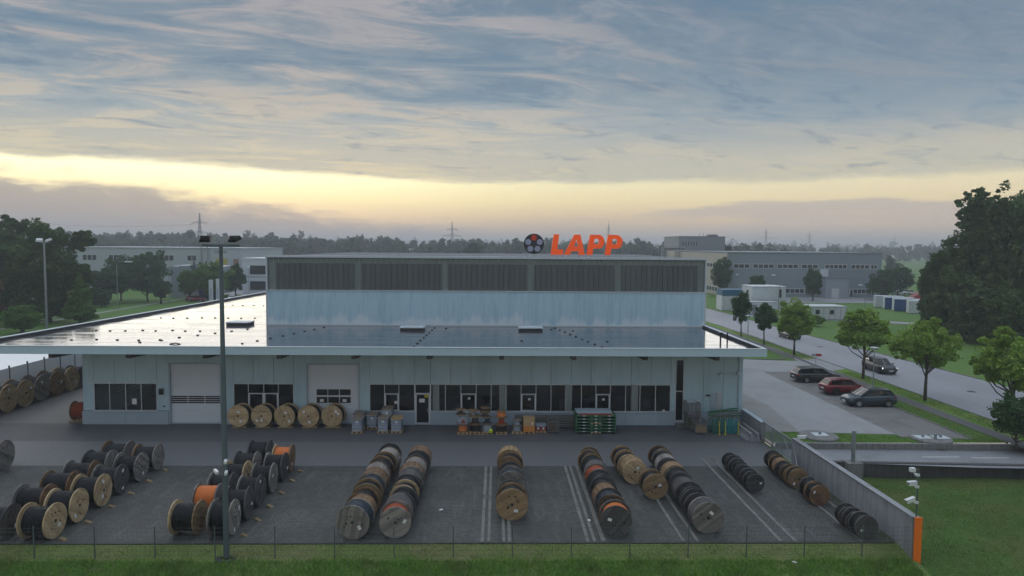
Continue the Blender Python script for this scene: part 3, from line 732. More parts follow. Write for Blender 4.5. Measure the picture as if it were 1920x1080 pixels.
# ------------------------------------------------------------------ cable reels
WOOD = {
    'pale': mat_wood('wood_pale', (208, 182, 142), (150, 124, 92)),
    'brown': mat_wood('wood_brown', (150, 118, 86), (88, 66, 48)),
    'grey': mat_wood('wood_grey', (162, 152, 142), (88, 84, 82)),
    'dark': mat_wood('wood_dark', (96, 92, 90), (58, 56, 56)),
    'tan': mat_wood('wood_tan', (166, 138, 102), (108, 86, 62)),
}
mat('cable_black', (20, 22, 25), 0.55, var=0.2, scale=6)
mat('cable_orange', (224, 130, 62), 0.5, var=0.15, scale=6)
mat('cable_blue', (50, 62, 76), 0.5, var=0.15, scale=6)
mat('cable_rust', (168, 76, 40), 0.55, var=0.2, scale=5)
mat('steel', (88, 88, 90), 0.45, metal=0.6, var=0.15)
mat('hole', (14, 13, 13), 0.9, var=0.1)
mat('pallet_wood', (176, 146, 104), 0.85, var=0.2, scale=5, rand=.12)

def flange_mesh(hole_seed):
    rr = random.Random(hole_seed); mb = MB(); n = 12; t = .035
    for q in range(n):
        a, b_ = -1 + 2 * q / n + .006, -1 + 2 * (q + 1) / n - .006
        dp = rr.uniform(-.006, .006)
        ks = 4 if q in (0, n - 1) else 3
        ys = [a + (b_ - a) * k / (ks - 1) for k in range(ks)]
        top = [(y, math.sqrt(max(0.0, 1 - y * y))) for y in ys]
        poly = top + [(y, -z) for y, z in reversed(top)]
        m = len(poly); i = len(mb.v)
        mb.v += [(-t + dp, y, z) for y, z in poly] + [(t + dp, y, z) for y, z in poly]
        mb.f.append([i + k for k in range(m)]); mb.f.append([i + m + k for k in reversed(range(m))])
        mb.f += [[i + k, i + (k + 1) % m, i + m + (k + 1) % m, i + m + k] for k in range(m)]
        mb.mi += [0] * (m + 2)
    # second, crosswise layer of boards set inside the first
    mb.lathe([(-.03, .965), (.03, .965)], 28, 'x')
    return fixn(mb.mesh('flange', 'wood_grey'))
def hub_mesh(seed, many):
    rr = random.Random(seed); mb = MB()
    mb.lathe([(-.052, .10), (.052, .10)], 16, 'x', 0)
    mb.lathe([(-.056, .055), (.056, .055)], 12, 'x', 1)
    for q in range(6):
        a = 2 * math.pi * q / 6 + .3; mb.lathe([(-.05, .028), (.05, .028)], 8, 'x', 0, (0, .33 * math.cos(a), .33 * math.sin(a)))
    for q in range(many):
        a = rr.uniform(0, 6.28); r_ = rr.uniform(.25, .6); w_ = rr.uniform(.025, .065)
        mb.lathe([(-.047, w_), (.047, w_)], 7, 'x', 1, (0, r_ * math.cos(a), r_ * math.sin(a)))
    return fixn(mb.mesh('hub_plate', ['steel', 'hole']))
FL = [flange_mesh(s) for s in (1, 2, 3)]
HUB = [hub_mesh(s, k) for s, k in ((1, 6), (2, 9), (3, 8), (4, 7))]
def winding_mesh(seed):
    rr = random.Random(seed); prof = []; n = 15
    for q in range(n):
        x = -.5 + (q + .5) / n
        r_ = 1 + rr.uniform(-.015, .015)
        prof += [(x - .42 / n, r_ - .06), (x - .2 / n, r_), (x + .2 / n, r_), (x + .42 / n, r_ - .06)]
    return fixn(MB().lathe(prof, 26, 'x').mesh('cable_winding', 'cable_black'))
WIND = [winding_mesh(s) for s in (1, 2, 3)]
def lagging_mesh():
    mb = MB(); n = 30
    for q in range(n):
        a0, a1 = 2 * math.pi * (q + .04) / n, 2 * math.pi * (q + .96) / n
        p = []
        for r_ in (.93, 1.0):
            for a in (a0, a1): p.append((r_ * math.cos(a), r_ * math.sin(a)))
        i = len(mb.v)
        for x in (-.5, .5): mb.v += [(x, *p[0]), (x, *p[1]), (x, *p[3]), (x, *p[2])]
        mb.f += [[i, i + 1, i + 2, i + 3], [i + 7, i + 6, i + 5, i + 4]] + [[i + k, i + 4 + k, i + 4 + (k + 1) % 4, i + (k + 1) % 4] for k in range(4)]; mb.mi += [0] * 6
    return fixn(mb.mesh('lagging', 'wood_brown'))
LAG = lagging_mesh()
SHEET = fixn(MB().box(-.002, .002, -.13, .13, -.09, .09).mesh('label_sheet', 'paper'))

def omat(o, m):
    o.material_slots[0].link = 'OBJECT'; o.material_slots[0].material = MATS[m] if isinstance(m, str) else m

def reel(label, x, y, dia, wid, rz, wood='grey', cable='cable_black', fill=.84, wood2=None, z=0.0, group=None, sheets=0, face=1, lag=None, seed=0):
    """x, y = ground point under the middle of the reel; local X is the axle. face = end (+1/-1) that looks at the camera"""
    rr = random.Random(seed * 7 + int(x * 100) + int(y * 13))
    Rr = dia / 2
    t = thing('cable_reel', label, 'cable reel', (x, y, z), rz, group)
    for s in (-1, 1):
        f = link('flange', rr.choice(FL), t, (s * (wid / 2 - .035), 0, Rr), (rr.uniform(0, 6.28), rr.uniform(-.02, .02), rr.uniform(-.015, .015)), (1, Rr, Rr))
        omat(f, WOOD[wood if s == face or not wood2 else wood2])
        link('bolts_and_holes', rr.choice(HUB), f)['kind'] = 'stuff'
        if s == face:
            for q in range(sheets):
                a = rr.uniform(0, 6.28); d = rr.uniform(.35, .7)
                link('label_sheet', SHEET, f, (s * .053, d * math.cos(a), d * math.sin(a)), (rr.uniform(0, 6.28), 0, 0))
    wn = link('cable_winding', rr.choice(WIND), t, (0, 0, Rr), (rr.uniform(0, 6.28), 0, 0), (wid - .16, Rr * fill, Rr * fill)); omat(wn, cable)
    if lag:
        lg = link('lagging', LAG, t, (0, 0, Rr), (rr.uniform(0, 6.28), 0, 0), (wid - .15, Rr * .985, Rr * .985)); omat(lg, WOOD[lag])
    return t
WN = {'pale': 'pale wood', 'brown': 'brown wood', 'grey': 'grey wood', 'dark': 'dark wood', 'tan': 'tan wood'}
CN = {'cable_black': 'black cable', 'cable_orange': 'orange cable', 'cable_blue': 'dark blue cable', 'cable_rust': 'rust-orange cable'}
mat('chock_wood', (132, 112, 82), .9, var=.2, rand=.2)
CH = fixn(MB().prism([(0, 0), (.36, 0), (.3, .04), (.07, .13)], -.1, .1).mesh('wheel_chock', 'chock_wood'))

# pairs of rows with axles across the yard (left): right-hand flange faces the camera
def cross_row(spec, rowname, xr, wid, group):
    for q, (y, dia, wood, wood2, cable, sh) in enumerate(spec):
        x = xr - wid / 2 + random.uniform(-.05, .05)
        reel('%s reel with %s, %s from fence, %s' % (WN[wood], CN[cable], ORD[q], rowname), x, y, dia, wid, random.uniform(-.05, .05), wood, cable, random.uniform(.76, .85), wood2, 0, group, sh)
        if 'right' in rowname:
            c = link('wheel_chock', CH, None, (xr + .35, y - .25, .006), (0, 0, random.uniform(-.3, .3)))
            tag(c, 'timber chock on paving beside the %s reel from fence, %s' % (ORD[q], rowname), 'chock', 'timber chocks beside reels')
cross_row([(32.31, 1.66, 'pale', 'pale', 'cable_black', 1), (34.24, 1.66, 'pale', 'pale', 'cable_black', 1), (36.33, 1.68, 'pale', 'pale', 'cable_black', 2), (38.23, 1.6, 'dark', 'grey', 'cable_black', 2), (40.3, 1.64, 'grey', 'grey', 'cable_black', 1), (42.3, 1.58, 'grey', 'brown', 'cable_black', 0)],
          'right column of leftmost block', -20.9, 1.3, 'reels in the leftmost double row')
cross_row([(32.4, 1.58, 'dark', 'dark', 'cable_black', 1), (35.2, 1.54, 'brown', 'grey', 'cable_black', 0), (37.3, 1.54, 'brown', 'brown', 'cable_black', 0), (39.1, 1.55, 'brown', 'grey', 'cable_black', 0), (41.0, 1.58, 'grey', 'dark', 'cable_black', 0), (42.9, 1.6, 'grey', 'brown', 'cable_black', 0)],
          'left column of leftmost block', -22.95, 1.45, 'reels in the leftmost double row')
cross_row([(32.7, 1.66, 'grey', 'grey', 'cable_black', 2), (34.6, 1.64, 'dark', 'dark', 'cable_black', 1), (36.4, 1.62, 'dark', 'grey', 'cable_black', 1), (38.4, 1.64, 'grey', 'grey', 'cable_black', 1), (40.4, 1.62, 'dark', 'grey', 'cable_black', 1), (42.05, 1.63, 'brown', 'pale', 'cable_orange', 1)],
          'right column behind lamp mast', -12.58, 1.05, 'reels in the double row behind the mast')
cross_row([(32.77, 1.62, 'tan', 'pale', 'cable_black', 0), (35.2, 1.58, 'grey', 'grey', 'cable_orange', 1), (37.1, 1.55, 'dark', 'grey', 'cable_black', 0), (39.0, 1.57, 'pale', 'pale', 'cable_black', 0), (40.8, 1.58, 'grey', 'dark', 'cable_black', 0), (42.85, 1.66, 'dark', 'dark', 'cable_black', 0)],
          'left column behind lamp mast', -14.25, 1.2, 'reels in the double row behind the mast')
reel('large grey weathered reel cut by the left edge of the photo', -30.75, 42.06, 1.86, 1.3, .03, 'grey', 'cable_black', sheets=0)

# single rows with axles along the yard
def long_row(rowname, x, y0, spec, dia, group, jx=.07, jr=.16):
    """spec: list of (wood, cable, lagging, width, dia factor)"""
    y = y0
    for q, sp_ in enumerate(spec):
        wood, cable, lag, wid, k = sp_[:5]; y += sp_[5] if len(sp_) > 5 else 0.0
        dj = random.uniform(.96, 1.045)
        reel('%s reel%s, %s from fence, %s' % (WN[wood], ' with ' + CN[cable] if cable != 'cable_black' else '', ORD[q], rowname),
             x + random.uniform(-jx, jx), y + wid / 2, dia * k * dj, wid, R(90) + random.uniform(-jr, jr), wood, cable, random.uniform(.82, .93), None, 0.0, group, random.choice((0, 0, 1)) if q else 1, -1, lag, q)
        y += wid + random.uniform(.0, .05)
b, o, u = 'cable_black', 'cable_orange', 'cable_blue'
long_row('left of two adjoining middle rows', -6.74, 32.05, [('grey', u, None, 1.0, 1.0), ('brown', b, 'brown', .95, .98), ('brown', b, None, 1.0, .97), ('tan', b, None, .95, 1.0), ('grey', u, None, 1.0, .96), ('brown', b, 'brown', 1.05, .95), ('grey', b, 'grey', 1.0, .98), ('brown', b, None, 1.0, .93), ('tan', b, None, .95, .95), ('brown', b, 'grey', 1.0, .92), ('dark', b, None, .9, .92)], 1.58, 'reels in the row left of the middle pair')
long_row('right of two adjoining middle rows', -4.8, 32.19, [('grey', 'cable_rust', None, .95, 1.0), ('grey', b, 'dark', 1.1, .98), ('dark', b, None, .95, .99), ('pale', b, None, .9, .99), ('dark', b, None, 1.0, 1.0), ('dark', b, 'dark', 1.1, .97), ('grey', b, 'brown', 1.05, .98), ('brown', b, 'grey', 1.1, .95), ('dark', b, None, 1.0, .96), ('brown', b, 'brown', 1.15, 1.0)], 1.5, 'reels in the row right of the middle pair')
long_row('short central row', .84, 34.25, [('tan', b, None, 1.0, 1.02), ('dark', b, None, .9, .95), ('grey', u, None, 1.0, .99, 1.1), ('dark', b, None, 1.0, .95), ('brown', b, None, .95, .96, .9), ('tan', b, 'tan', 1.0, .96)], 1.57, 'reels in the short central row', .03)
long_row('single row with orange windings', 5.85, 32.3, [('dark', o, None, .9, 1.02), ('brown', b, None, .9, .98), ('dark', u, None, .95, .95), ('brown', o, 'brown', .95, .95), ('dark', b, None, .95, .95), ('dark', b, None, 1.0, .96), ('grey', 'cable_rust', None, 1.0, 1.03), ('dark', b, 'dark', 1.0, .95), ('dark', b, None, 1.0, .93), ('tan', 'cable_black', None, .9, .93), ('brown', b, None, .8, .9)], 1.45, 'reels in the orange-cable row')
for xx, yy, dd, lab, sh in ((8.8, 37.14, 1.44, 'pale tan reel standing nearest of the light wooden short row', 1), (8.15, 39.6, 1.46, 'pale wooden reel with white sheet in the light wooden short row', 1), (8.0, 40.75, 1.42, 'pale wooden reel third in the light wooden short row', 0), (7.95, 41.8, 1.4, 'brown wooden reel farthest in the light wooden short row', 0)):
    reel(lab, xx, yy + .5, dd, .95, R(90) + .05, 'pale' if 'pale w' in lab else 'tan', b, .85, 'tan', 0, 'light wooden short row', sh, -1, 'tan' if '39' in str(yy) else None)
long_row('long dark row right of pale reels', 10.35, 32.65, [('grey', b, 'dark', .8, 1.05), ('dark', b, None, .8, 1.0), ('dark', b, None, .85, .97), ('dark', b, None, .85, .97), ('dark', b, 'dark', .9, .95), ('dark', b, None, .85, .95), ('dark', b, None, .8, .95), ('tan', o, 'tan', .9, 1.03), ('dark', b, None, .85, .95), ('dark', b, 'grey', .9, .96), ('grey', b, None, .85, .95), ('brown', b, None, .85, .93)], 1.44, 'reels in the long dark row', .05)
long_row('row of small dark reels', 14.8, 38.2, [('dark', b, None, .62, 1.05), ('dark', b, None, .6, .98), ('dark', b, None, .6, .98), ('dark', b, None, .62, .98), ('dark', b, None, .62, .97), ('dark', b, None, .6, .97), ('dark', b, None, .6, .95)], 1.06, 'small dark reels')
long_row('small reel row beside the east wall', 17.6, 36.22, [('brown', b, None, .7, 1.04), ('dark', b, None, .8, 1.02)], 1.1, 'small reels by the east wall')
long_row('small reel row by the gate', 17.55, 38.8, [('tan', b, None, .65, 1.08), ('brown', b, None, .65, 1.0), ('dark', b, None, .65, 1.0), ('brown', b, 'brown', .65, .98), ('brown', b, None, .65, .98), ('dark', b, None, .6, .98)], 1.08, 'small reels by the gate')
long_row('corner trio at the east wall end', 17.75, 31.95, [('dark', b, None, .62, 1.03), ('dark', b, None, .6, 1.0), ('dark', b, None, .6, 1.0)], 1.1, 'small reels in the fence corner', .08)
# reels against the facade, on timber bearers
for q, x in enumerate((-19.56, -17.79, -16.07, -14.25, -12.48)):
    reel('pale new reel of black cable against the facade, %s from the mast' % ORD[q], x, 52.35, 1.66, .9, R(90) - .12 + random.uniform(-.04, .04), 'pale', b, .86, 'pale', .1, 'new reels along the facade', 2, -1)
    bm_ = MB()
    for k in (0, 1): bm_.box(-.55, .55, -.38 + k * .55, -.26 + k * .55, 0, .1)
    tag(bm_.build('timber_bearer', 'pallet_wood', None, (x, 52.35, .006)), 'pale timber bearers under the %s new reel from the mast' % ORD[q], 'bearer', 'bearers under new reels')
# tall reels along the left boundary
for q, (y, dia, wood) in enumerate(((56.69, 2.32, 'pale'), (58.75, 2.3, 'pale'), (60.9, 2.3, 'grey'), (63.0, 2.3, 'tan'), (65.1, 2.25, 'pale'), (66.9, 2.1, 'dark'))):
    reel('tall %s reel by the left boundary fence, %s from the front' % (WN[wood], ORD[q]), -40.75, y, dia, 1.4, random.uniform(-.05, .05), wood, b, .86, wood, 0, 'tall reels along the left fence', 1)
reel('tall dark reel nearest the camera by the left boundary fence', -40.75, 54.6, 2.1, 1.4, 0, 'dark', b, .86)
t = reel('rust-orange cable reel on a pallet behind the building corner', -32.55, 53.9, 1.45, 1.05, .05, 'brown', 'cable_rust', .88, 'brown', .15)

def pallet(label, x, y, L=1.2, Wd=.8, rz=0., z=0.006, group=None, h=.144, m='pallet_wood', cat='pallet'):
    t = thing('pallet', label, cat, (x, y, z), rz, group)
    for q in range(5): MB().box(-L / 2, L / 2, -Wd / 2 + q * (Wd - .12) / 4, -Wd / 2 + q * (Wd - .12) / 4 + .12, h - .022, h).build('deck_board', m, t)
    for q in range(3):
        y0 = -Wd / 2 + q * (Wd - .1) / 2
        bb = MB()
        for c in range(3): bb.box(-L / 2 + c * (L - .14) / 2, -L / 2 + c * (L - .14) / 2 + .14, y0, y0 + .1, .022, h - .0225)
        bb.box(-L / 2, L / 2, y0 + .001, y0 + .099, 0, .0215); bb.build('runner', m, t)
    return t
pallet('pale pallet under the rust-orange reel at the building corner', -32.6, 53.9, 1.25, 1.0)

# ------------------------------------------------------------------ goods along the facade
mat('wrap', (158, 166, 178), 0.25, var=0.25, scale=7, bump=0.6, bscale=9, dirt=(92, 98, 112), dirt_amt=.6, dirt_scale=5)
mat('board_grey', (128, 124, 122), 0.8, var=0.15)
mat('carton', (178, 146, 104), 0.85, var=0.1, scale=4)
mat('carton_orange', (206, 128, 62), 0.8, var=0.1)
mat('rack_green', (56, 104, 74), 0.6, var=0.15, scale=4)
mat('rack_teal', (24, 140, 142), 0.55, var=0.12)
mat('rack_darkgreen', (44, 110, 92), 0.55, var=0.12)
mat('post_yellow', (196, 180, 52), 0.6, var=0.1)
mat('mesh_steel', (124, 122, 118), 0.5, metal=.4, var=.2)
mat('rust', (118, 92, 74), 0.8, var=.3, scale=6)
mat('maroon', (140, 64, 56), 0.7, var=.15)
mat('hi_vis', (200, 214, 40), 0.7, var=.1)
def wrapped(label, x, y, lay, h, lid='board_grey', rz=0.):
    pallet('pallet under the ' + label.split(' on ')[0].replace('stack of ', ''), x, y, .82, 1.2, rz, group='pallets of wrapped goods')
    t = thing('wrapped_stack', label, 'goods stack', (x, y, .15), rz, 'wrapped goods by the facade')
    z = .002
    for q in range(lay):
        MB().box(-.36 + random.uniform(-.015, .015), .36 + random.uniform(-.015, .015), -.55, .55, z, z + h / lay - .02).build('layer', 'wrap', t); z += h / lay
    mb = MB(); mb.box(-.43, .43, -.6, .6, z, z + .03); MB().box(-.43, .43, -.6, -.52, z + .031, z + .05).box(-.43, .43, .52, .6, z + .031, z + .05).box(-.04, .04, -.52, .52, z + .031, z + .05).build('lid_batten', 'pallet_wood', t)
    mb.build('lid', lid, t); MB().box(-.05, .08, -.556, -.551, h * .72, h * .86).build('label_sheet', 'paper', t)
wrapped('leftmost front foil-wrapped stack on pallet beside the new reels', -10.36, 51.05, 4, .88)
wrapped('rear left foil-wrapped stack on pallet against the rolling door jamb', -10.5, 52.3, 4, .95)
wrapped('rear middle foil-wrapped stack on pallet below the window', -9.45, 52.15, 4, .9)
wrapped('front middle foil-wrapped stack on pallet below the window', -8.45, 51.1, 4, .9)
wrapped('front right foil-wrapped stack on pallet left of the glass door', -7.45, 51.1, 4, .88, 'pallet_wood')
wrapped('taller strapped foil-wrapped stack on pallet behind the others', -8.35, 52.35, 4, 1.32)

def spool(label, x, y, z, dia, h, drum, m, wood='grey', tilt=0.):
    t = thing('small_spool', label, 'spool', (x, y, z), random.uniform(0, 6), 'small spools by the facade')
    for zz in (.02, h - .02):
        f = link('flange', random.choice(FL), t, (0, 0, zz), (tilt, R(90), 0), (.5, dia / 2, dia / 2)); omat(f, WOOD[wood])
    MB().lathe([(.045, drum), (h * .33, drum * 1.04), (h * .66, drum * 1.04), (h - .045, drum)], 20, 'z').build('winding', m, t)
    return t
ps = [('orange spool stack', -2.5), ('black spool stack', -1.6), ('foil spool stack', -.68), ('mixed spool stack', .36)]
for nm, x in ps: pallet('pallet carrying the %s below the long window' % nm, x, 50.75, .82, 1.1, group='pallets of small spools')
spool('orange cable spool at the bottom of the left spool stack', -2.5, 50.7, .15, .95, .55, .3, 'cable_orange', 'brown')
spool('grey wrapped spool with warning triangle in left spool stack', -2.5, 50.7, .72, .9, .62, .42, 'wrap', 'grey')
spool('bare wooden spool on top of the left spool stack', -2.7, 51.0, 1.36, .8, .35, .15, 'steel', 'tan')
mb = MB(); mb.prism([(-.2, 0), (.2, 0), (0, .34)], -.004, .004)
tag(mb.build('warning_triangle', 'maroon', None, (-2.46, 50.22, .86)), 'red warning triangle on the grey wrapped spool', 'sign')
spool('black cable spool at the bottom of second spool stack', -1.6, 50.7, .15, .9, .55, .36, 'cable_black', 'brown')
spool('steel-cored spool in the middle of second spool stack', -1.6, 50.7, .72, .9, .55, .22, 'steel', 'tan')
spool('wide wooden spool on top of second spool stack', -1.75, 50.85, 1.29, .9, .4, .16, 'wrap', 'tan')
spool('foil wrapped spool at the bottom of third spool stack', -.68, 50.7, .15, .85, .55, .36, 'wrap', 'grey')
spool('blue-grey spool in the middle of third spool stack', -.68, 50.7, .72, .85, .5, .2, 'cable_blue', 'grey')
spool('brown spool third in the third spool stack', -.85, 50.8, 1.24, .8, .36, .18, 'steel', 'brown')
spool('tan tilted spool on top of third spool stack', -.85, 50.8, 1.61, .72, .3, .14, 'steel', 'tan', .1)
spool('dark spool at the bottom of fourth spool stack', .36, 50.7, .15, 1.0, .5, .38, 'cable_black', 'brown')
spool('rust cored spool in the middle of fourth spool stack', .36, 50.75, .67, .95, .55, .22, 'cable_rust', 'brown')
spool('orange cable spool topping the fourth spool stack', .36, 50.75, 1.24, .78, .42, .3, 'cable_orange', 'tan')
tag(MB().lathe([(0, .06), (.05, .14), (.2, .15), (.28, .08)], 12, 'z').build('yellow_bag', 'hi_vis', None, (-.42, 50.12, .16)), 'bright yellow bundle in front of the foil spool stack', 'bundle')
pallet('pallet under grey foil spools beside the cartons', 1.55, 50.85, .8, 1.0, group='pallets of small goods')
spool('lower grey foil spool beside the cartons', 1.55, 50.8, .15, .75, .42, .28, 'wrap', 'grey'); spool('upper grey spool with pale lid beside the cartons', 1.55, 50.8, .59, .72, .42, .22, 'wrap', 'grey')
pallet('pallet under the tall cartons below the window', 2.43, 50.95, .84, 1.0, group='pallets of small goods')
t = thing('carton_stack', 'tall tan and orange cartons on a pallet below the window', 'cartons', (2.43, 50.95, .15))
MB().box(-.42, -.003, -.5, .5, .002, .42).build('carton', 'carton_orange', t); MB().box(.003, .42, -.5, .5, .002, .42).build('carton', 'carton_orange', t); MB().box(-.42, .42, -.5, .5, .424, .98).build('carton', 'carton', t); MB().box(-.02, .02, -.505, .505, .982, .986).build('tape', 'pallet_wood', t)
MB().box(.2, .28, -.506, -.502, .5, .75).build('label_sheet', 'paper', t)
pallet('low pallet under the red tins', 3.33, 51.1, .8, .8, group='pallets of small goods')
t = thing('tin_crate', 'low crate of red tins between cartons and mesh box', 'crate', (3.33, 51.1, .15))
MB().box(-.38, -.01, -.36, .36, .002, .32).build('tin', 'maroon', t); MB().box(.01, .38, -.36, .36, .002, .3).build('tin', 'maroon', t); MB().box(-.39, .39, -.37, .37, .322, .44).build('lid', 'wrap', t)
for xx in (-.2, .2): MB().box(xx - .07, xx + .05, -.366, -.361, .1, .26).build('label_sheet', 'paper', t)
def mesh_box(label, x, y, z, L, Wd, H, fillm, wood_side=False):
    t = thing('mesh_box', label, 'mesh box', (x, y, z), 0)
    fr = MB()
    for a in (-L / 2, L / 2 - .05):
        for c in (-Wd / 2, Wd / 2 - .05): fr.box(a, a + .05, c, c + .05, 0, H)
    for zz in (.12, H - .05):
        fr.box(-L / 2 + .05, L / 2 - .05, -Wd / 2, -Wd / 2 + .04, zz, zz + .05); fr.box(-L / 2 + .05, L / 2 - .05, Wd / 2 - .04, Wd / 2, zz, zz + .05); fr.box(-L / 2, -L / 2 + .04, -Wd / 2 + .05, Wd / 2 - .05, zz, zz + .05); fr.box(L / 2 - .04, L / 2, -Wd / 2 + .05, Wd / 2 - .05, zz, zz + .05)
    fr.box(-L / 2 + .05, L / 2 - .05, -Wd / 2 + .05, Wd / 2 - .05, .12, .15); fr.build('frame', 'mesh_steel', t)
    ms = MB(); n = int(L / .07)
    for q in range(1, n): xx = -L / 2 + L * q / n; ms.box(xx - .006, xx + .006, -Wd / 2 + .01, -Wd / 2 + .02, .17, H - .05); ms.box(xx - .006, xx + .006, Wd / 2 - .02, Wd / 2 - .01, .17, H - .05)
    for q in range(1, int(H / .07)): zz = H * q / int(H / .07); ms.box(-L / 2 + .05, L / 2 - .05, -Wd / 2 + .021, -Wd / 2 + .03, zz - .006, zz + .006)
    n = int(Wd / .08)
    for q in range(1, n): yy = -Wd / 2 + Wd * q / n; ms.box(-L / 2 + .01, -L / 2 + .02, yy - .006, yy + .006, .17, H - .05); ms.box(L / 2 - .02, L / 2 - .01, yy - .006, yy + .006, .17, H - .05)
    ms.build('wire_mesh', 'mesh_steel', t)
    if wood_side: MB().box(-L / 2 + .05, L / 2 - .05, -Wd / 2 + .032, -Wd / 2 + .05, .17, H * .62).build('side_board', 'carton', t)
    ct = MB()
    for q in range(7): a = random.uniform(-L / 2 + .1, L / 2 - .35); c = random.uniform(-Wd / 2 + .12, Wd / 2 - .3); ct.box(a, a + random.uniform(.12, .25), c, c + .2, .16, random.uniform(.3, H * .8))
    ct.build('contents', fillm, t)
    return t
mesh_box('single wire mesh box with white tag right of the red tins', 4.25, 51.0, .006, .84, 1.1, .95, 'rust'); 
mesh_box('lower wire mesh box with wooden front at the right corner', 15.28, 50.9, .006, .9, 1.2, .98, 'pallet_wood', True)
mesh_box('second lower mesh box behind the wooden fronted one', 15.1, 52.2, .006, .9, 1.0, .98, 'rust')
mesh_box('upper mesh box of scrap stacked at the right corner', 15.05, 52.0, .99, 1.0, 1.2, 1.12, 'wrap')
t = thing('scrap_profiles', 'white scrap profiles lying on the upper mesh box', 'scrap', (15.05, 52.0, 2.12)); MB().bar((-.5, -.3, .03), (.55, .1, .05), .1, .04).build('profile', 'trim', t); MB().bar((-.3, .3, .03), (.5, -.35, .1), .08, .04).build('profile', 'trim', t); MB().bar((.2, .1, 0), (.25, .1, .28), .05, .05).build('profile', 'trim', t)
# stack of long steel profiles behind, below the window
t = thing('steel_profile_stack', 'bundle of long grey steel profiles stacked under the window', 'steel profiles', (4.0, 52.2, .0))
for q in range(6): MB().box(-2.6, 3.0, -.25, .25, .12 + q * .145, .12 + q * .145 + .105).build('profile', 'mesh_steel', t)
for xx in (-2.0, 2.3): MB().box(xx, xx + .1, -.3, .3, .008, .119).build('bearer', 'pallet_wood', t)
# green stacked racks
t = thing('green_rack_stack', 'stack of green steel stillages with pallets, topped by a maroon bar', 'rack stack', (7.42, 51.2, 0.006))
for q in range(6):
    z = q * .235
    fr = MB(); fr.box(-1.5, 1.5, -.8, -.74, z + .15, z + .225); fr.box(-1.5, 1.5, .74, .8, z + .15, z + .225)
    for xx in (-1.5, 1.44): fr.box(xx, xx + .06, -.74, .74, z + .15, z + .225); fr.box(xx, xx + .06, -.8, -.74, z, z + .149); fr.box(xx, xx + .06, .74, .8, z, z + .149)
    for xx in (-.42, .38): fr.box(xx, xx + .05, -.79, .79, z + .01, z + .148)
    fr.box(-1.44, 1.44, -.73, .73, z + .16, z + .18); fr.build('stillage', 'rack_green', t)
    pb = MB()
    for xx in (-.36, -.06, .24): pb.box(xx, xx + .12, -.82, .6, z + .02, z + .1)
    pb.box(-.36, .36, -.82, -.7, z + .101, z + .13); pb.build('pallet_insert', 'rack_green' if q % 3 else 'pallet_wood', t)
    for xx in (-1.0, .9, -.1): MB().box(xx, xx + .2, -.806, -.801, z + .165, z + .215).build('label_sheet', 'paper', t)
MB().box(-1.35, 1.3, -.75, .75, 1.41, 1.5).build('cover_plate', 'board_grey', t); MB().box(-1.25, 1.15, -.79, -.74, 1.42, 1.53).build('maroon_bar', 'maroon', t); MB().box(-1.45, 1.2, -.5, .7, 1.505, 1.6).build('cover_plate', 'plinth', t)
# teal stacking frames and loose green beams at the corner
for q, (x, m_) in enumerate(((16.35, 'rack_darkgreen'), (16.85, 'rack_darkgreen'), (17.35, 'rack_teal'), (17.85, 'rack_teal'))):
    t = thing('stacking_frame', '%s upright stacking frame, %s from the mesh boxes' % ('teal' if 'teal' in m_ else 'dark green', ORD[q]), 'frame', (x, 50.9, .006), 0, 'upright stacking frames')
    fr = MB()
    for xx in (-.2, .16): fr.box(xx, xx + .04, -.5, -.46, 0, 1.12); fr.box(xx, xx + .04, .46, .5, 0, 1.12); fr.box(xx, xx + .04, -.459, .459, 1.07, 1.11); fr.box(xx, xx + .04, -.459, .459, .02, .06)
    fr.build('frame', m_, t); rg = MB()
    for k in range(11): z = .08 + k * .092; rg.box(-.159, .159, -.5, -.47, z, z + .04); rg.box(-.159, .159, .47, .5, z, z + .04)
    rg.build('rungs', m_, t)['kind'] = 'stuff'
for x in (16.62, 17.08, 18.05): tag(MB().box(-.03, .03, -.03, .03, 0, 1.02).box(-.08, .08, -.08, .08, 0, .05).build('yellow_post', 'post_yellow', None, (x, 50.25, .006)), 'short yellow post %s' % {16.62: 'left in front of the dark green frames', 17.08: 'between dark green and teal frames', 18.05: 'right of the teal frames'}[x], 'post', 'yellow posts by frames')
t = thing('green_beam_pile', 'pile of loose green steel beams lying on the stacking frames', 'steel beams', (17.1, 51.1, 1.13))
for (x0, x1, y, z, tl, m_) in ((-1.3, 1.2, -.35, .05, .0, 'mesh_steel'), (-1.0, 1.35, -.2, .12, .04, 'rack_green'), (-1.1, 1.3, 0, .22, .06, 'rack_green'), (-.7, 1.35, -.25, .32, .07, 'mesh_steel'), (-1.05, 1.25, .15, .38, .1, 'rack_green'), (-1.0, 1.2, .1, .52, .13, 'rack_green')):
    MB().bar((x0, y, z - tl), (x1, y + .05, z + tl), .12, .09).build('beam', m_, t)
for xx in (-.2, .3): MB().bar((xx, -.42, .1), (xx + .03, -.42, .62), .03, .03).build('strap', 'mesh_steel', t)
# concrete barrier blocks along the wall
for q, (x, y) in enumerate(((18.35, 50.0), (18.85, 50.0))):
    o_ = fixn(MB().prism([(-.26, 0), (.26, 0), (.24, .08), (.1, .28), (.07, .62), (-.07, .62), (-.1, .28), (-.24, .08)], -1.6, 1.6).mesh('concrete_barrier', 'wall_concrete'))
    tag(link('concrete_barrier', o_, None, (x, y, .006)), 'long concrete barrier lying along the yard wall, %s' % ('outer one' if q == 0 else 'one touching the wall'), 'barrier', 'concrete barriers')
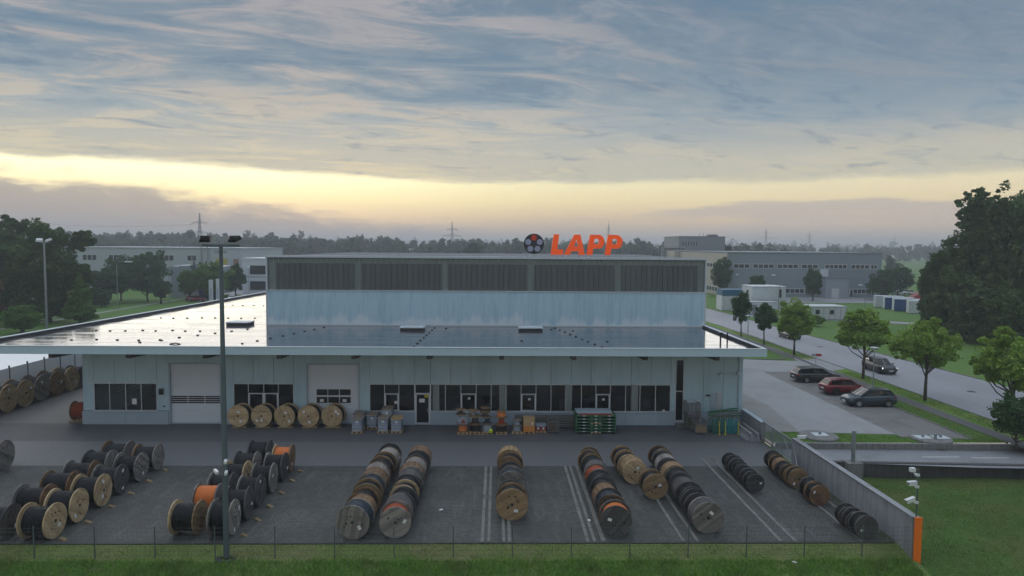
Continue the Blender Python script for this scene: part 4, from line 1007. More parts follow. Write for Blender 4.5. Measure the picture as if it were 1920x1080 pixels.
# ------------------------------------------------------------------ boundary: wall, gate, fence
mat('orange_paint', (250, 122, 30), 0.5, var=.04)
mat('galv', (150, 156, 160), 0.45, metal=.5, var=.12)
mat('mast_paint', (92, 104, 110), 0.5, metal=.2, var=.12, scale=2, stretch=(1, 1, .4))
mat('fence_green', (82, 94, 92), 0.6, var=.1)
mat('white_plastic', (222, 224, 224), 0.4, var=.03)
t = thing('boundary_wall', 'long stained concrete wall with orange end face along the east yard edge', 'wall', (EX, 0, 0))
MB().box(-.16, .16, 30.36, 43.5, -1.3, 1.7).build('wall', 'wall_concrete', t); MB().box(-.165, .165, 30.28, 30.355, -.8, 1.74).build('end_panel', 'orange_paint', t)
MB().tube([(-.2, 30.4, 1.72), (-.2, 43.3, 1.72)], .045, 8).tube([(-.2, 30.42, 1.72), (-.2, 30.42, -.4)], .03, 6).build('edge_pipe', 'galv', t); MB().box(-.26, -.16, 30.42, 30.58, 1.55, 1.72).build('junction_box', 'galv', t)
t = thing('yard_wall', 'short grey concrete wall between building corner and gate', 'wall', (EX, 0, 0)); MB().box(-.12, .2, 48.75, 52.9, -.1, 1.32).build('wall', 'wall_concrete', t); MB().box(-.14, .22, 48.72, 52.9, 1.321, 1.36).build('coping', 'plinth', t)
t = thing('yard_gate', 'galvanised sliding bar gate between the two concrete walls', 'gate', (EX - .02, 0, 0))
for z in (.1, 1.42): MB().box(-.03, .03, 43.55, 48.65, z, z + .06).build('rail', 'galv', t)
for y in (43.55, 45.2, 46.9, 48.6): MB().box(-.035, .035, y, y + .06, .02, 1.5).build('post', 'galv', t)
brm = fixn(MB().box(-.012, .012, -.012, .012, .161, 1.419).mesh('bar', 'galv'))
for q in range(40): link('bar', brm, t, (0, 43.68 + q * .124, 0))
MB().bar((-.02, 43.6, .15), (-.02, 45.2, 1.42), .03, .03).build('brace', 'galv', t); MB().bar((-.1, 43.4, 1.5), (-.5, 41.6, .0), .05, .05).bar((-.1, 43.4, 1.45), (-.12, 42.2, 1.42), .05, .05).build('brace', 'galv', t)
t = thing('mesh_fence', 'thin green wire mesh fence on posts along the grass in front', 'fence', (0, 30.6, -.25))
pan = MB()
for z in (.12, .34, .56, .78, 1.0, 1.22, 1.4): pan.box(0, 2.63, -.004, .004, z - .004, z + .004)
for q in range(1, 13): pan.box(q * .2 - .002, q * .2 + .002, -.002, .002, .1, 1.42)
pan = fixn(pan.mesh('mesh_panel', 'fence_green')); pst = fixn(MB().box(-.022, .022, -.02, .02, -.2, 1.5).mesh('post', 'fence_green'))
xs = [-36.9 + q * 2.69 for q in range(21)]
for x in xs: link('post', pst, t, (x, 0, 0)); link('mesh_panel', pan, t, (x + .03, 0.04, 0))
# cameras on the wall end
def cctv(parent, p, q, m='white_plastic'):
    p = Vector(p); q = Vector(q); d = (q - p).normalized()
    mb = MB(); mb.bar(p, q, .15, .16); mb.bar(p + Vector((0, 0, .095)), q + d * .06 + Vector((0, 0, .095)), .18, .02)
    c = mb.build('camera', m, parent); MB().tube([q, q + d * .01], .05, 8, caps=True).build('lens', 'black', c)
    return c
t = thing('camera_pole', 'thin pole with three white surveillance cameras on the orange wall end', 'camera pole', (EX, 30.5, 1.7))
MB().tube([(0, 0, 0), (0, 0, 2.25)], .035, 8).build('pole', 'fence_green', t)
for z, z2 in ((1.55, 1.66), (.82, .92), (2.1, 2.18)):
    MB().tube([(0, 0, z - .14), (-.14, -.03, z - .14), (-.2, -.04, z - .04)], .035, 6).box(-.09, .05, -.06, .06, z - .2, z - .08).build('bracket', 'white_plastic', t)
cctv(t, (-.1, -.05, 1.6), (-.5, -.12, 1.58)); cctv(t, (-.16, -.05, .86), (-.54, -.1, .74)); MB().box(-.4, -.18, -.12, .06, 2.12, 2.3).build('camera', 'white_plastic', t)
t = thing('wall_camera', 'white surveillance camera on the wall top beside the gate', 'camera', (EX, 42.9, 1.7)); MB().tube([(0, 0, 0), (0, 0, .12)], .04, 6).build('bracket', 'white_plastic', t); cctv(t, (-.05, 0, .2), (.42, -.05, .22))
# pole on concrete base at the lane
t = thing('steel_post', 'short thick grey steel post on a concrete base beside the lane', 'post', (23.2, 43.5, 0)); MB().box(-.5, .5, -.4, .4, -1.0, .12).build('base', 'retaining', t); MB().tube([(0, 0, .12), (0, 0, 2.15)], .13, 14).tube([(0, 0, 2.15), (0, 0, 2.17)], .14, 14).build('post', 'galv', t)
# raised shaft covers
for lab, x, y, lids in (('round concrete shaft cover with one steel hatch near the gate', 23.2, 48.35, ((.1, 0),)), ('round concrete shaft cover with two steel hatches beside the lane', 31.0, 47.7, ((-.6, 0), (.65, -.05)))):
    t = thing('shaft_cover', lab, 'shaft cover', (x, y, P)); MB().lathe([(-.3, 1.35), (.1, 1.35), (.16, 1.27), (.161, .1)], 36, 'z').build('ring', 'retaining', t)
    for a, c in lids:
        h = MB().box(-.5, .5, -.42, .42, .165, .2).build('hatch', 'trim', t, (a, c, 0)); MB().tube([(0, 0, .2), (0, 0, .38)], .1, 10).build('vent', 'galv', h)
    if len(lids) > 1: MB().tube([(.02, -.45, .16), (.02, -.45, .5)], .1, 10).tube([(.02, -.45, .5), (.02, -.45, .54)], .15, 10).build('vent', 'galv', t)

# ------------------------------------------------------------------ masts, lamps, signs
mat('lamp_head', (212, 216, 216), .4, var=.03)
def floodmast(label, x, y, z, h, s, heads, dia, m='mast_paint', hm='black', k=1.0):
    t = thing('light_mast', label, 'light mast', (x, y, z))
    MB().tube([(0, 0, 0), (0, 0, h * .5), (0, 0, h)], [dia, dia * .85, dia * .6], 14).build('pole', m, t); MB().lathe([(0, .26), (.04, .26)], 16, 'z').build('base_plate', 'steel', t)
    MB().box(-s / 2, s / 2, -.05, .05, h - .06, h + .05).build('crossbar', m, t); MB().box(-.24, .24, -.1, .1, h - .26, h - .235).box(-.24, .24, -.1, .1, h - .33, h - .305).build('step_iron', m, t)
    for sx_, yaw in heads:
        hd = MB(); hd.v = [(-.25, -.16, 0), (.25, -.16, 0), (.22, .26, .1), (-.22, .26, .1), (-.22, -.12, .14), (.22, -.12, .14), (.2, .2, .24), (-.2, .2, .24)]
        hd.f = [[0, 3, 2, 1], [4, 5, 6, 7], [0, 1, 5, 4], [1, 2, 6, 5], [2, 3, 7, 6], [3, 0, 4, 7]]; hd.mi = [0] * 6
        hd.v = [(a * k, b_ * k, c * k) for a, b_, c in hd.v]; o_ = hd.build('floodlight', hm, t, (sx_, -.06, h + .16), (R(8), 0, yaw)); MB().box(-.2, .2, -.165, -.12, .005, .13).build('lens', 'hole', o_)
        fn = MB()
        for q in range(6): fn.box(-.2 + q * .075, -.185 + q * .075, -.08, .18, .14, .27)
        fn.build('cooling_fins', 'steel', o_); MB().bar((-.2, 0, -.14), (-.2, .02, .06), .02, .03).bar((.2, 0, -.14), (.2, .02, .06), .02, .03).build('yoke', 'galv', o_)
    return t
t = floodmast('tall slim grey floodlight mast standing in the grass by the fence', -12.2, 30.65, -.25, 14.15, 1.66, ((-.62, 0), (.62, -.6)), .135)
for z, y_, dx_ in ((4.55, -.1, .1), (4.1, -.1, -.42), (4.05, -.12, .12)): MB().bar((dx_, y_, z), (dx_ + (.22 if dx_ < 0 else .05), y_ - .25, z - .05), .12, .12).build('camera', 'white_plastic', t)
mb = MB(); mb.lathe([(0, .5), (.06, .46)], 14, 'z'); struct(mb.build('mast_footing', 'path_dark', None, (-12.2, 30.65, -.27)))
floodmast('distant pale floodlight mast in front of the left trees', -73.3, 113, 0, 13.9, 1.5, ((-.7, .5), (.7, -.7)), .2, 'galv', 'lamp_head', 2.0)
def street_lamp(label, x, y, z, h, kind, arm=1.5, adir=1):
    t = thing('street_lamp', label, 'street lamp', (x, y, z))
    if kind == 'disc':
        MB().tube([(0, 0, 0), (0, 0, h)], [.055, .045], 10).build('pole', 'galv', t); MB().tube([(0, 0, h), (0, 0, h + .3)], [.1, .12], 12).build('lantern', 'lamp_head', t); MB().lathe([(h + .3, .42), (h + .34, .42), (h + .4, .1)], 20, 'z').build('shade', 'lamp_head', t)
    else:
        MB().tube([(0, 0, 0), (0, 0, h - .4), (adir * .25, 0, h - .05), (adir * arm * .5, 0, h)], [.09, .07, .05, .05], 10).build('pole', 'galv', t); MB().lathe([(0, .05), (.2, .16), (arm * .5, .14), (arm * .5 + .1, .04)], 10, 'x').build('lantern', 'lamp_head', t, (adir * arm * .5 if adir > 0 else -arm * 1.0 - .1, 0, h))
street_lamp('low disc-topped path lamp beside the footpath near the building', 36.05, 97.6, P, 3.5, 'disc')
street_lamp('low disc-topped path lamp between parked cars and moving car', 37.0, 66.2, P, 3.55, 'disc')
street_lamp('tall pale street lamp on the grass near the storage containers', 85.5, 157.7, P, 5.0, 'arm', 1.6, -1)
street_lamp('tall street lamp in front of the white site office containers', 57.1, 138, P, 8.0, 'arm', 1.6, -1)
street_lamp('street lamp with curved arm left of the roof, nearer one', -79.3, 145, 0, 10.0, 'arm', 3.2, 1)
street_lamp('street lamp with curved arm left of the roof, farther one', -78.6, 166, 0, 8.3, 'arm', 2.4, 1)
street_lamp('thin street lamp in front of the white office block', -64.6, 180, 0, 7.6, 'disc')
street_lamp('thin street lamp before the beige factory side wall', 57.0, 160, P, 7.2, 'arm', 1.0, -1)
mat('sign_plate_red', (178, 40, 40), .5, var=.03)
t = thing('direction_sign', 'small red and white direction sign on a post by the driveway', 'sign', (36.1, 76.5, P)); MB().tube([(0, 0, 0), (0, 0, 1.75)], .03, 6).build('post', 'galv', t); MB().box(-.62, 0, -.02, .02, 1.35, 1.62).build('plate', 'white_plastic', t); MB().box(.001, .62, -.02, .02, 1.35, 1.62).build('plate', 'sign_plate_red', t); MB().box(-.45, -.05, -.026, -.021, 1.42, 1.55).build('symbol', 'sign_navy', t)
mat('pylon_sign', (206, 210, 216), .5, var=.04)
for q, (x, y) in enumerate(((-68.4, 165.5), (-67.0, 166.2))):
    t = thing('sign_stele', 'tall white advertising stele left of the mast top, %s one' % ('wider left' if q == 0 else 'narrower right'), 'sign', (x, y, 0), 0, 'white steles at the left road'); MB().box(-.45, .45, -.15, .15, 0, 5.3 + .2 * q).build('panel', 'pylon_sign', t); MB().box(-.1, .1, -.16, -.151, .7, 3.2).build('lettering_strip', 'sign_grey', t)
for k, (x, y) in enumerate(((-4.4, 37.3), (-2.9, 35.6), (4.75, 34.2), (13.6, 30.2))):
    tag(MB().box(-.1, .1, -.06, .06, 0, .03).build('paper_scrap', 'paper', None, (x, y, .03 if k < 3 else -.3), (0, 0, k * .8)), 'white paper scrap %s' % ('right of the middle reel rows', 'on bare paving left of the kerb lines', 'lying on the double kerb strip', 'in the grass by the right fence posts')[k], 'litter', 'paper scraps')
# left boundary fence and tent
mat('fence_panel', (222, 225, 229), .6, var=.06)
t = thing('panel_fence', 'pale grey panel fence behind the tall reels at left', 'fence', (-42.2, 53, 0))
for q in range(-4, 14):
    MB().box(-.02, .02, q * 2.3 + .06, q * 2.3 + 2.26, .1, 3.1).build('fence_panel', 'fence_panel', t); MB().box(-.05, .05, q * 2.3 - .045, q * 2.3 + .045, 0, 3.3).build('post', 'steel', t)
t = thing('storage_tent', 'white low storage tent behind the left panel fence', 'tent', (-52, 62, 0)); mb = MB(); mb.v = [(-8, -14, 2.2), (8, -14, 2.6), (8, 14, 2.6), (-8, 14, 2.2), (-8, -14, 0), (8, -14, 0), (8, 14, 0), (-8, 14, 0), (0, -14, 3.4), (0, 14, 3.4)]; mb.f = [[0, 4, 5, 1, 8], [2, 6, 7, 3, 9], [4, 0, 3, 7], [1, 5, 6, 2], [0, 8, 9, 3], [8, 1, 2, 9]]; mb.mi = [0] * 6
link('canopy', fixn(mb.mesh('canopy', 'white_plastic')), t)

# ------------------------------------------------------------------ cars
mat_glass('car_glass', (.12, .13, .14), .03, 1.55)
mat('tyre', (26, 26, 27), .8, var=.1); mat('rim_silver', (186, 188, 192), .3, metal=.8, var=.05); mat('rim_dark', (80, 82, 86), .35, metal=.7, var=.05)
mat('car_trim', (24, 25, 27), .5, var=.05); mat('plate_white', (226, 228, 230), .5, var=.02)
mat('tail_red', (170, 22, 20), .25, var=.05); mat('head_off', (170, 178, 186), .15, metal=.3, var=.05); mat('head_on', (255, 255, 255), .3, emit=(1, .98, .93, 9.0))
def mat_paint(name, col):
    m = mat(name, col, .35, metal=.0 if max(col) < 40 else .25, var=.03); b_ = m.node_tree.nodes['Principled BSDF']; b_.inputs['Coat Weight'].default_value = .55; b_.inputs['Coat Roughness'].default_value = .04
mat_paint('paint_blue', (46, 62, 72)); mat_paint('paint_red', (112, 14, 30)); mat_paint('paint_black', (20, 20, 23)); mat_paint('paint_grey', (50, 50, 52)); mat_paint('paint_white', (214, 216, 218)); mat_paint('paint_silver', (150, 154, 160))
WHEEL_T = fixn(MB().lathe([(-.1, .2), (-.11, .29), (-.08, .33), (.08, .33), (.11, .29), (.1, .2)], 24, 'y').mesh('tyre', 'tyre', True))
def rim_mesh(m):
    mb = MB(); mb.lathe([(-.1, .2), (-.112, .215), (-.06, .19), (-.05, .05)], 20, 'y')
    for q in range(5): a = 2 * math.pi * q / 5; mb.bar((0, -.1, 0), (.19 * math.cos(a), -.105, .19 * math.sin(a)), .07, .02, up=(0, 1, 0))
    return fixn(mb.mesh('rim', m))
RIMS = {k: rim_mesh(k) for k in ('rim_silver', 'rim_dark')}
def car(label, x, y, z, rz, L, W, H, style, paint, rim='rim_silver', lights=False, parts=True, group=None):
    t = thing('car', label, 'car', (x, y, z), rz, group); hw = W / 2; s = L / 4.4
    zb = .92 * H / 1.5
    est = style == 'estate'
    xwf, xrf = 1.12 * s, .34 * s                          # windscreen base and top
    xrr, xwr = (-1.75 * s, -2.08 * s) if est else (-1.62 * s, -2.04 * s)
    zr = H
    st = [(-L / 2, .42, zb - .12, .80), (-L / 2 + .05, .32, zb, .90), (-L / 2 + .3, .22, zb + .05, .97), (-L * .3, .2, zb + .04, 1.0), (-L * .1, .2, zb + .02, 1.0), (L * .1, .2, zb, 1.0), (xwf, .2, zb - .02, .99), (L * .33, .2, zb - .05, .98), (L * .43, .22, zb - .11, .94), (L / 2 - .06, .3, zb - .22, .86), (L / 2, .38, zb - .36, .72)]
    mb = MB(); rings = []
    for (xx, z0, z1, k) in st:
        h_ = hw * k; half = [(h_ * .86, z0), (h_ * .98, z0 + .1), (h_, z0 + (z1 - z0) * .5), (h_ * .97, z1 - .12), (h_ * .9, z1 - .02), (h_ * .55, z1 + .02)]
        ring = [(xx, a, b_) for a, b_ in half] + [(xx, -a, b_) for a, b_ in reversed(half)]
        rings.append(len(mb.v)); mb.v += ring
    n = 12
    for q in range(len(rings) - 1):
        for k in range(n): mb.f.append([rings[q] + k, rings[q] + (k + 1) % n, rings[q + 1] + (k + 1) % n, rings[q + 1] + k]); mb.mi.append(0)
    mb.f.append([rings[0] + k for k in range(n)]); mb.f.append([rings[-1] + k for k in range(n)]); mb.mi += [0, 0]
    body = link('body', fixn(mb.mesh('body', paint, True)), t)
    wb, wr = hw * .9, hw * .7
    ztop = lambda u: zr - .10 * max(0, (-u + .2)) * .35 - .04 * max(0, u)
    A, Bq, C, D = (xwf, wb * .93, zb - .05), (xrf, wr, zr - .03), (xrr, wr * .96, zr - .07), (xwr, wb * .92, zb + .03)
    mid = (-.6 * s, wr * 1.02, zr)
    mb = MB(); cs = [A, Bq, mid, C, D]
    mb.v = [c for c in cs] + [(c[0], -c[1], c[2]) for c in cs] + [(Bq[0], 0, Bq[2] + .03), (mid[0], 0, mid[2] + .03), (C[0], 0, C[2] + .02), (A[0] + .1, 0, A[2] + .02), (D[0] - .05, 0, D[2])]
    mb.f = [[0, 1, 2, 3, 4], [9, 8, 7, 6, 5], [1, 0, 13, 10], [6, 10, 13, 5], [1, 10, 11, 2], [10, 6, 7, 11], [2, 11, 12, 3], [11, 7, 8, 12], [3, 12, 14, 4], [12, 8, 9, 14]]; mb.mi = [0] * len(mb.f)
    link('cabin', fixn(mb.mesh('cabin', paint)), t)
    def pane(pts, name='window'):
        pv = [Vector(p) for p in pts]; nn = (pv[1] - pv[0]).cross(pv[2] - pv[1]).normalized(); cc = sum(pv, Vector()) / len(pv)
        if nn.dot(cc - Vector((-.4, 0, .9))) < 0: nn = -nn
        m_ = MB(); m_.face([p + nn * .012 for p in pv]); m_.face([p + nn * .002 for p in reversed(pv)]); return m_.build(name, 'car_glass', t)
    lerp = lambda a, b_, f: tuple(a[k] + (b_[k] - a[k]) * f for k in range(3))
    mir = lambda p: (p[0], -p[1], p[2])
    for f in (lambda p: p, mir):
        a, b_, m_, c, d = [f(p) for p in cs]
        at_ = lerp(a, b_, .12); aa = lerp(at_, d, .08); bb = lerp(b_, a, .1); bb = lerp(bb, c, .06); fm = lerp(m_, lerp(a, d, .52), .1); dm = lerp(m_, lerp(a, d, .52), .86)
        pane([aa, bb, fm, dm], 'side_window')
        fm2 = (fm[0] - .07, fm[1], fm[2]); dm2 = (dm[0] - .07, dm[1], dm[2]); cc_ = lerp(lerp(c, d, .12), b_, .05); dd = lerp(lerp(d, c, .22), a, .07)
        pane([dm2, fm2, cc_, dd], 'side_window')
    a, b_ = lerp(A, Bq, .06), lerp(A, Bq, .94); pane([(a[0] + .06, a[1] * .93, a[2] + .02), (b_[0] + .01, b_[1] * .93, b_[2] + .01), (b_[0] + .01, -b_[1] * .93, b_[2] + .01), (a[0] + .06, -a[1] * .93, a[2] + .02)], 'windscreen')
    c, d = lerp(C, D, .1), lerp(C, D, .8); pane([(c[0] - .02, c[1] * .9, c[2] + .01), (d[0] - .04, d[1] * .92, d[2] + .01), (d[0] - .04, -d[1] * .92, d[2] + .01), (c[0] - .02, -c[1] * .9, c[2] + .01)], 'rear_window')
    for sgx in (-.295, .305):
        for sgy in (-1, 1):
            wx = L * sgx
            MB().lathe([(-.005, .39), (.005, .39)], 24, 'y').build('wheel_arch', 'car_trim', t, (wx, sgy * (hw - .002), .37))
            wo_ = link('wheel', WHEEL_T, t, (wx, sgy * (hw - .075), .33), (0, 0, 0 if sgy < 0 else R(180))); link('rim', RIMS[rim], wo_)
    MB().box(-L * .24, L * .24, -hw * .985 - .012, -hw * .95, .2, .33).box(-L * .24, L * .24, hw * .95, hw * .985 + .012, .2, .33).build('sill', 'car_trim', t)
    MB().box(L / 2 - .05, L / 2 + .015, -hw * .42, hw * .42, zb - .56, zb - .4).build('grille', 'car_trim', t); MB().box(L / 2 - .02, L / 2 + .03, -.26, .26, .38, .49).build('number_plate', 'plate_white', t); MB().box(-L / 2 - .03, -L / 2 + .02, -.26, .26, .55, .66).build('number_plate', 'plate_white', t)
    for sg in (-1, 1):
        MB().bar((L / 2 - .1, sg * hw * .5, zb - .33), (L / 2 - .3, sg * hw * .86, zb - .27), .16, .1).build('headlight', 'head_on' if lights else 'head_off', t)
        MB().bar((-L / 2 - .005, sg * hw * .55, zb - .12), (-L / 2 + .22, sg * hw * .93, zb - .08), .1, .14).build('taillight', 'tail_red', t)
        MB().box(xwf - .22, xwf - .06, sg * (hw + .02) - .1, sg * (hw + .02) + .1, zb - .0, zb + .13).build('mirror', paint, t)
        if est: MB().bar((xrf - .1, sg * wr * .95, zr + .03), (xrr, sg * wr * .93, zr - .0), .03, .03).build('roof_rail', 'rim_silver', t)
    MB().box(-L / 2 + .02, -L / 2 + .2, -hw * .78, hw * .78, .3, .45).build('bumper', 'car_trim', t)
    return t
car('parked blue-grey crossover facing left, nearest of the three parked cars', 32.25, 58.35, P, R(180), 4.25, 1.8, 1.5, 'hatch', 'paint_blue')
car('parked dark red hatchback between the black estate and blue-grey crossover', 32.45, 62.95, P, R(3), 4.2, 1.78, 1.47, 'hatch', 'paint_red', 'rim_dark')
car('parked black estate car with silver rims, farthest of the three parked', 32.5, 68.8, P, R(2), 4.7, 1.82, 1.46, 'estate', 'paint_black')
car('dark grey car with lit headlights driving on the road', 42.25, 74.5, P, R(-88), 4.35, 1.8, 1.55, 'hatch', 'paint_grey', 'rim_dark', True)
car('black car half hidden behind a street tree on the road', 44.0, 102.0, P, R(-88), 4.4, 1.8, 1.5, 'estate', 'paint_black')
for q, (x, y, m_) in enumerate(((-64.6, 169, 'paint_white'), (-62.2, 170, 'paint_silver'), (-59.8, 171, 'paint_white'))):
    car('far %s car parked near the white office block, %s from the steles' % ('white' if 'white' in m_ else 'silver', ORD[q]), x, y, .02, R(90) + .2, 4.3, 1.8, 1.48, 'hatch', m_, group='cars parked near the white office')
car('far maroon car standing left of the white steles', -71.8, 165, .02, R(5), 4.4, 1.8, 1.5, 'hatch', 'paint_red')
for q, (x, y) in enumerate(((116, 196), (121, 199))): car('far pale car parked beyond the grey factory, %s one' % ('left', 'right')[q], x, y, P, R(20), 4.4, 1.8, 1.5, 'hatch', 'paint_white', group='far pale cars beyond the factory')

for q, (x, y) in enumerate(((45.3, 64.0), (44.4, 93.0))):
    t = thing('manhole_cover', 'round dark manhole cover in the road, %s one' % ('nearer', 'farther')[q], 'manhole cover', (x, y, P + .006), 0, 'road manhole covers'); MB().lathe([(0, .42), (.006, .42)], 20, 'z').build('ring', 'steel', t); MB().lathe([(.0065, .33), (.012, .33)], 20, 'z').build('lid', 'path_dark', t)
# ------------------------------------------------------------------ vegetation
def mat_leaf(name, c0, c1, c2):
    m = bpy.data.materials.new(name); m.use_nodes = True
    t = NT(m.node_tree); b_ = t.n['Principled BSDF']
    co = t.n.new('ShaderNodeTexCoord').outputs['Object']
    big = t.noise(co, 0.55, 4.0, .6); fine = t.noise(co, 7.0, 3.0, .7)
    c = t.mix(t.step(fine, .3, .7), lin(*c0), lin(*c1)); c = t.mix(t.m('MULTIPLY', t.step(big, .45, .65), .6), c, lin(*c2))
    t.l.new(c, b_.inputs['Base Color']); b_.inputs['Roughness'].default_value = .65; b_.inputs['Specular IOR Level'].default_value = .3
    tr = t.n.new('ShaderNodeBsdfTranslucent'); t.l.new(c, tr.inputs[0])
    mx = t.n.new('ShaderNodeMixShader'); mx.inputs[0].default_value = .25; t.l.new(b_.outputs[0], mx.inputs[1]); t.l.new(tr.outputs[0], mx.inputs[2])
    t.l.new(mx.outputs[0], t.n['Material Output'].inputs[0]); MATS[name] = m
mat_leaf('leaf_street', (104, 138, 54), (160, 188, 88), (122, 146, 60))
mat_leaf('leaf_dark', (54, 84, 50), (82, 114, 66), (64, 92, 56))
mat_leaf('leaf_big', (62, 86, 50), (100, 124, 70), (76, 100, 56))
mat_leaf('leaf_mid', (84, 120, 56), (118, 150, 76), (96, 126, 62))
mat_leaf('leaf_far', (50, 72, 56), (70, 94, 70), (58, 80, 62))
mat_leaf('leaf_rust', (104, 88, 64), (128, 108, 78), (100, 100, 68))
mat('bark', (86, 78, 70), .9, var=.25, scale=6, bump=.4, bscale=15)
def leaf_quads(cent, size, rng):
    n = len(cent)
    u = rng.normal(size=(n, 3)); u /= np.linalg.norm(u, axis=1)[:, None]
    v = rng.normal(size=(n, 3)); v -= u * (u * v).sum(1)[:, None]; v /= np.linalg.norm(v, axis=1)[:, None]
    s = size * rng.uniform(.6, 1.3, n)[:, None]
    P4 = np.stack([cent - u * s * .5, cent + v * s * .32, cent + u * s * .5, cent - v * s * .32], 1)
    return P4.reshape(-1, 3)
def quads_mesh(name, verts, m):
    n = len(verts) // 4
    me = bpy.data.meshes.new(name); me.vertices.add(len(verts)); me.vertices.foreach_set('co', np.ascontiguousarray(verts, dtype=np.float32).ravel())
    me.loops.add(4 * n); me.loops.foreach_set('vertex_index', np.arange(4 * n, dtype=np.int32)); me.polygons.add(n); me.polygons.foreach_set('loop_start', np.arange(0, 4 * n, 4, dtype=np.int32))
    me.materials.append(MATS[m]); me.update(calc_edges=True)
    return me
def crown_points(c, rad, nclump, nleaf, rng, rc=.34, shell=.75):
    """leaf centres gathered in clumps spread through an ellipsoid crown"""
    c = np.array(c); rad = np.array(rad)
    d = rng.normal(size=(nclump, 3)); d /= np.linalg.norm(d, axis=1)[:, None]
    rr = rng.uniform(.35, 1.0, nclump) ** shell
    cl = d * rr[:, None] * rad * rng.uniform(.72, 1.0, (nclump, 1))
    wts = rng.uniform(.5, 1.5, nclump); idx = rng.choice(nclump, nleaf, p=wts / wts.sum())
    e = rng.normal(size=(nleaf, 3)); e /= np.linalg.norm(e, axis=1)[:, None]
    cr = rc * rng.uniform(.6, 1.15, nclump)
    p = cl[idx] + e * (rng.uniform(.25, 1.0, nleaf) ** .5 * cr[idx])[:, None] * rad * np.array([1, 1, .8])
    return c + p, c + cl
def tree(label, x, y, z, H, cw, base, leaf, nleaf=3500, size=.24, trunk=.13, name='tree', group=None, nclump=26, lobes=None, seed=1, rc=.34, cat='tree', limbs=7):
    rng = np.random.default_rng(seed); nleaf = int(nleaf * 2.7); size *= 1.15; nclump = int(nclump * 3.2); rc = rc * .72
    t = thing(name, label, cat, (x, y, z), 0, group)
    if not lobes: lobes = [((0, 0, (H + base) / 2), (cw * .52, cw * .52, (H - base) * .52), 1.0)]
    pts, cls = [], []
    tot = sum(l[2] for l in lobes)
    for c, r_, wt in lobes:
        p, cl = crown_points(c, r_, max(6, int(nclump * wt / tot * len(lobes) ** .5)), int(nleaf * wt / tot), rng, rc); pts.append(p); cls.append(cl)
    pts = np.concatenate(pts); cls = np.concatenate(cls)
    pts = pts[pts[:, 2] > .1]
    link('crown', quads_mesh('crown', leaf_quads(pts, size, rng), leaf), t)
    mb = MB(); top = base + (H - base) * .55
    jx, jy = rng.uniform(-.12, .12, 2) * H * .1
    mb.tube([(0, 0, -.1), (jx * .4, jy * .4, base * .6), (jx, jy, base + .2), (jx * 1.4, jy * 1.2, top)], [trunk * 1.25, trunk, trunk * .8, trunk * .3], 9)
    order = np.argsort(rng.random(len(cls)))[:limbs]
    for k in order:
        e = cls[k]; s0 = Vector((jx, jy, base * rng.uniform(.75, 1.15))); e = Vector(e); md = s0.lerp(e, .5) + Vector((0, 0, -.12 * (e - s0).length))
        mb.tube([s0, md, e], [trunk * .5, trunk * .33, trunk * .12], 6)
    link('trunk', fixn(mb.mesh('trunk', 'bark', True)), t)
    return t
ST = 'street trees along the verge'
tree('small dark street tree on the verge, farthest of the six', 37.2, 103.5, P, 7.0, 2.9, 2.0, 'leaf_dark', 2600, .24, .09, group=ST, seed=3)
tree('small dark street tree with pointed crown, second farthest on verge', 37.4, 95.0, P, 5.9, 3.2, 1.9, 'leaf_dark', 2600, .24, .09, group=ST, seed=4)
tree('bright green street tree left of the direction sign', 37.6, 85.6, P, 7.4, 5.0, 2.1, 'leaf_street', 4200, .25, .12, group=ST, seed=5)
tree('bright green street tree behind the parked red hatchback', 38.2, 70.3, P, 7.5, 5.6, 2.5, 'leaf_street', 4800, .24, .13, group=ST, seed=16, lobes=[((0, 0, 5.1), (2.6, 2.5, 2.2), 1.0), ((-.7, .2, 6.4), (1.2, 1.2, 1.1), .3), ((1.6, -.3, 4.4), (1.2, 1.2, .9), .25), ((-1.9, .2, 4.0), (1.0, 1.0, .8), .2)])
tree('wide bright green street tree between the moving car and right edge', 38.4, 60.2, P, 7.6, 6.0, 2.6, 'leaf_street', 5600, .23, .13, group=ST, seed=27, lobes=[((0, 0, 5.0), (2.9, 2.8, 2.3), 1.0), ((.3, .2, 6.6), (1.2, 1.2, 1.0), .3), ((2.3, .3, 5.3), (1.0, 1.0, 1.1), .25), ((-2.3, .2, 4.6), (1.0, 1.0, .9), .25)])
tree('bright green street tree cut by the right edge of the photo', 38.8, 50.3, P, 7.8, 6.0, 2.7, 'leaf_street', 6400, .21, .15, group=ST, seed=38, lobes=[((0, 0, 5.2), (2.9, 2.8, 2.3), 1.0), ((-.6, .2, 6.9), (1.1, 1.1, .9), .3), ((-2.2, .3, 5.0), (1.0, 1.0, 1.1), .25), ((2.0, .2, 6.2), (1.2, 1.0, 1.0), .25)])
tree('dark conifer branch edge at the right border above the lane', 35.9, 46.0, .3, 4.0, 3.4, .5, 'leaf_dark', 4200, .16, .1, seed=9, nclump=40)
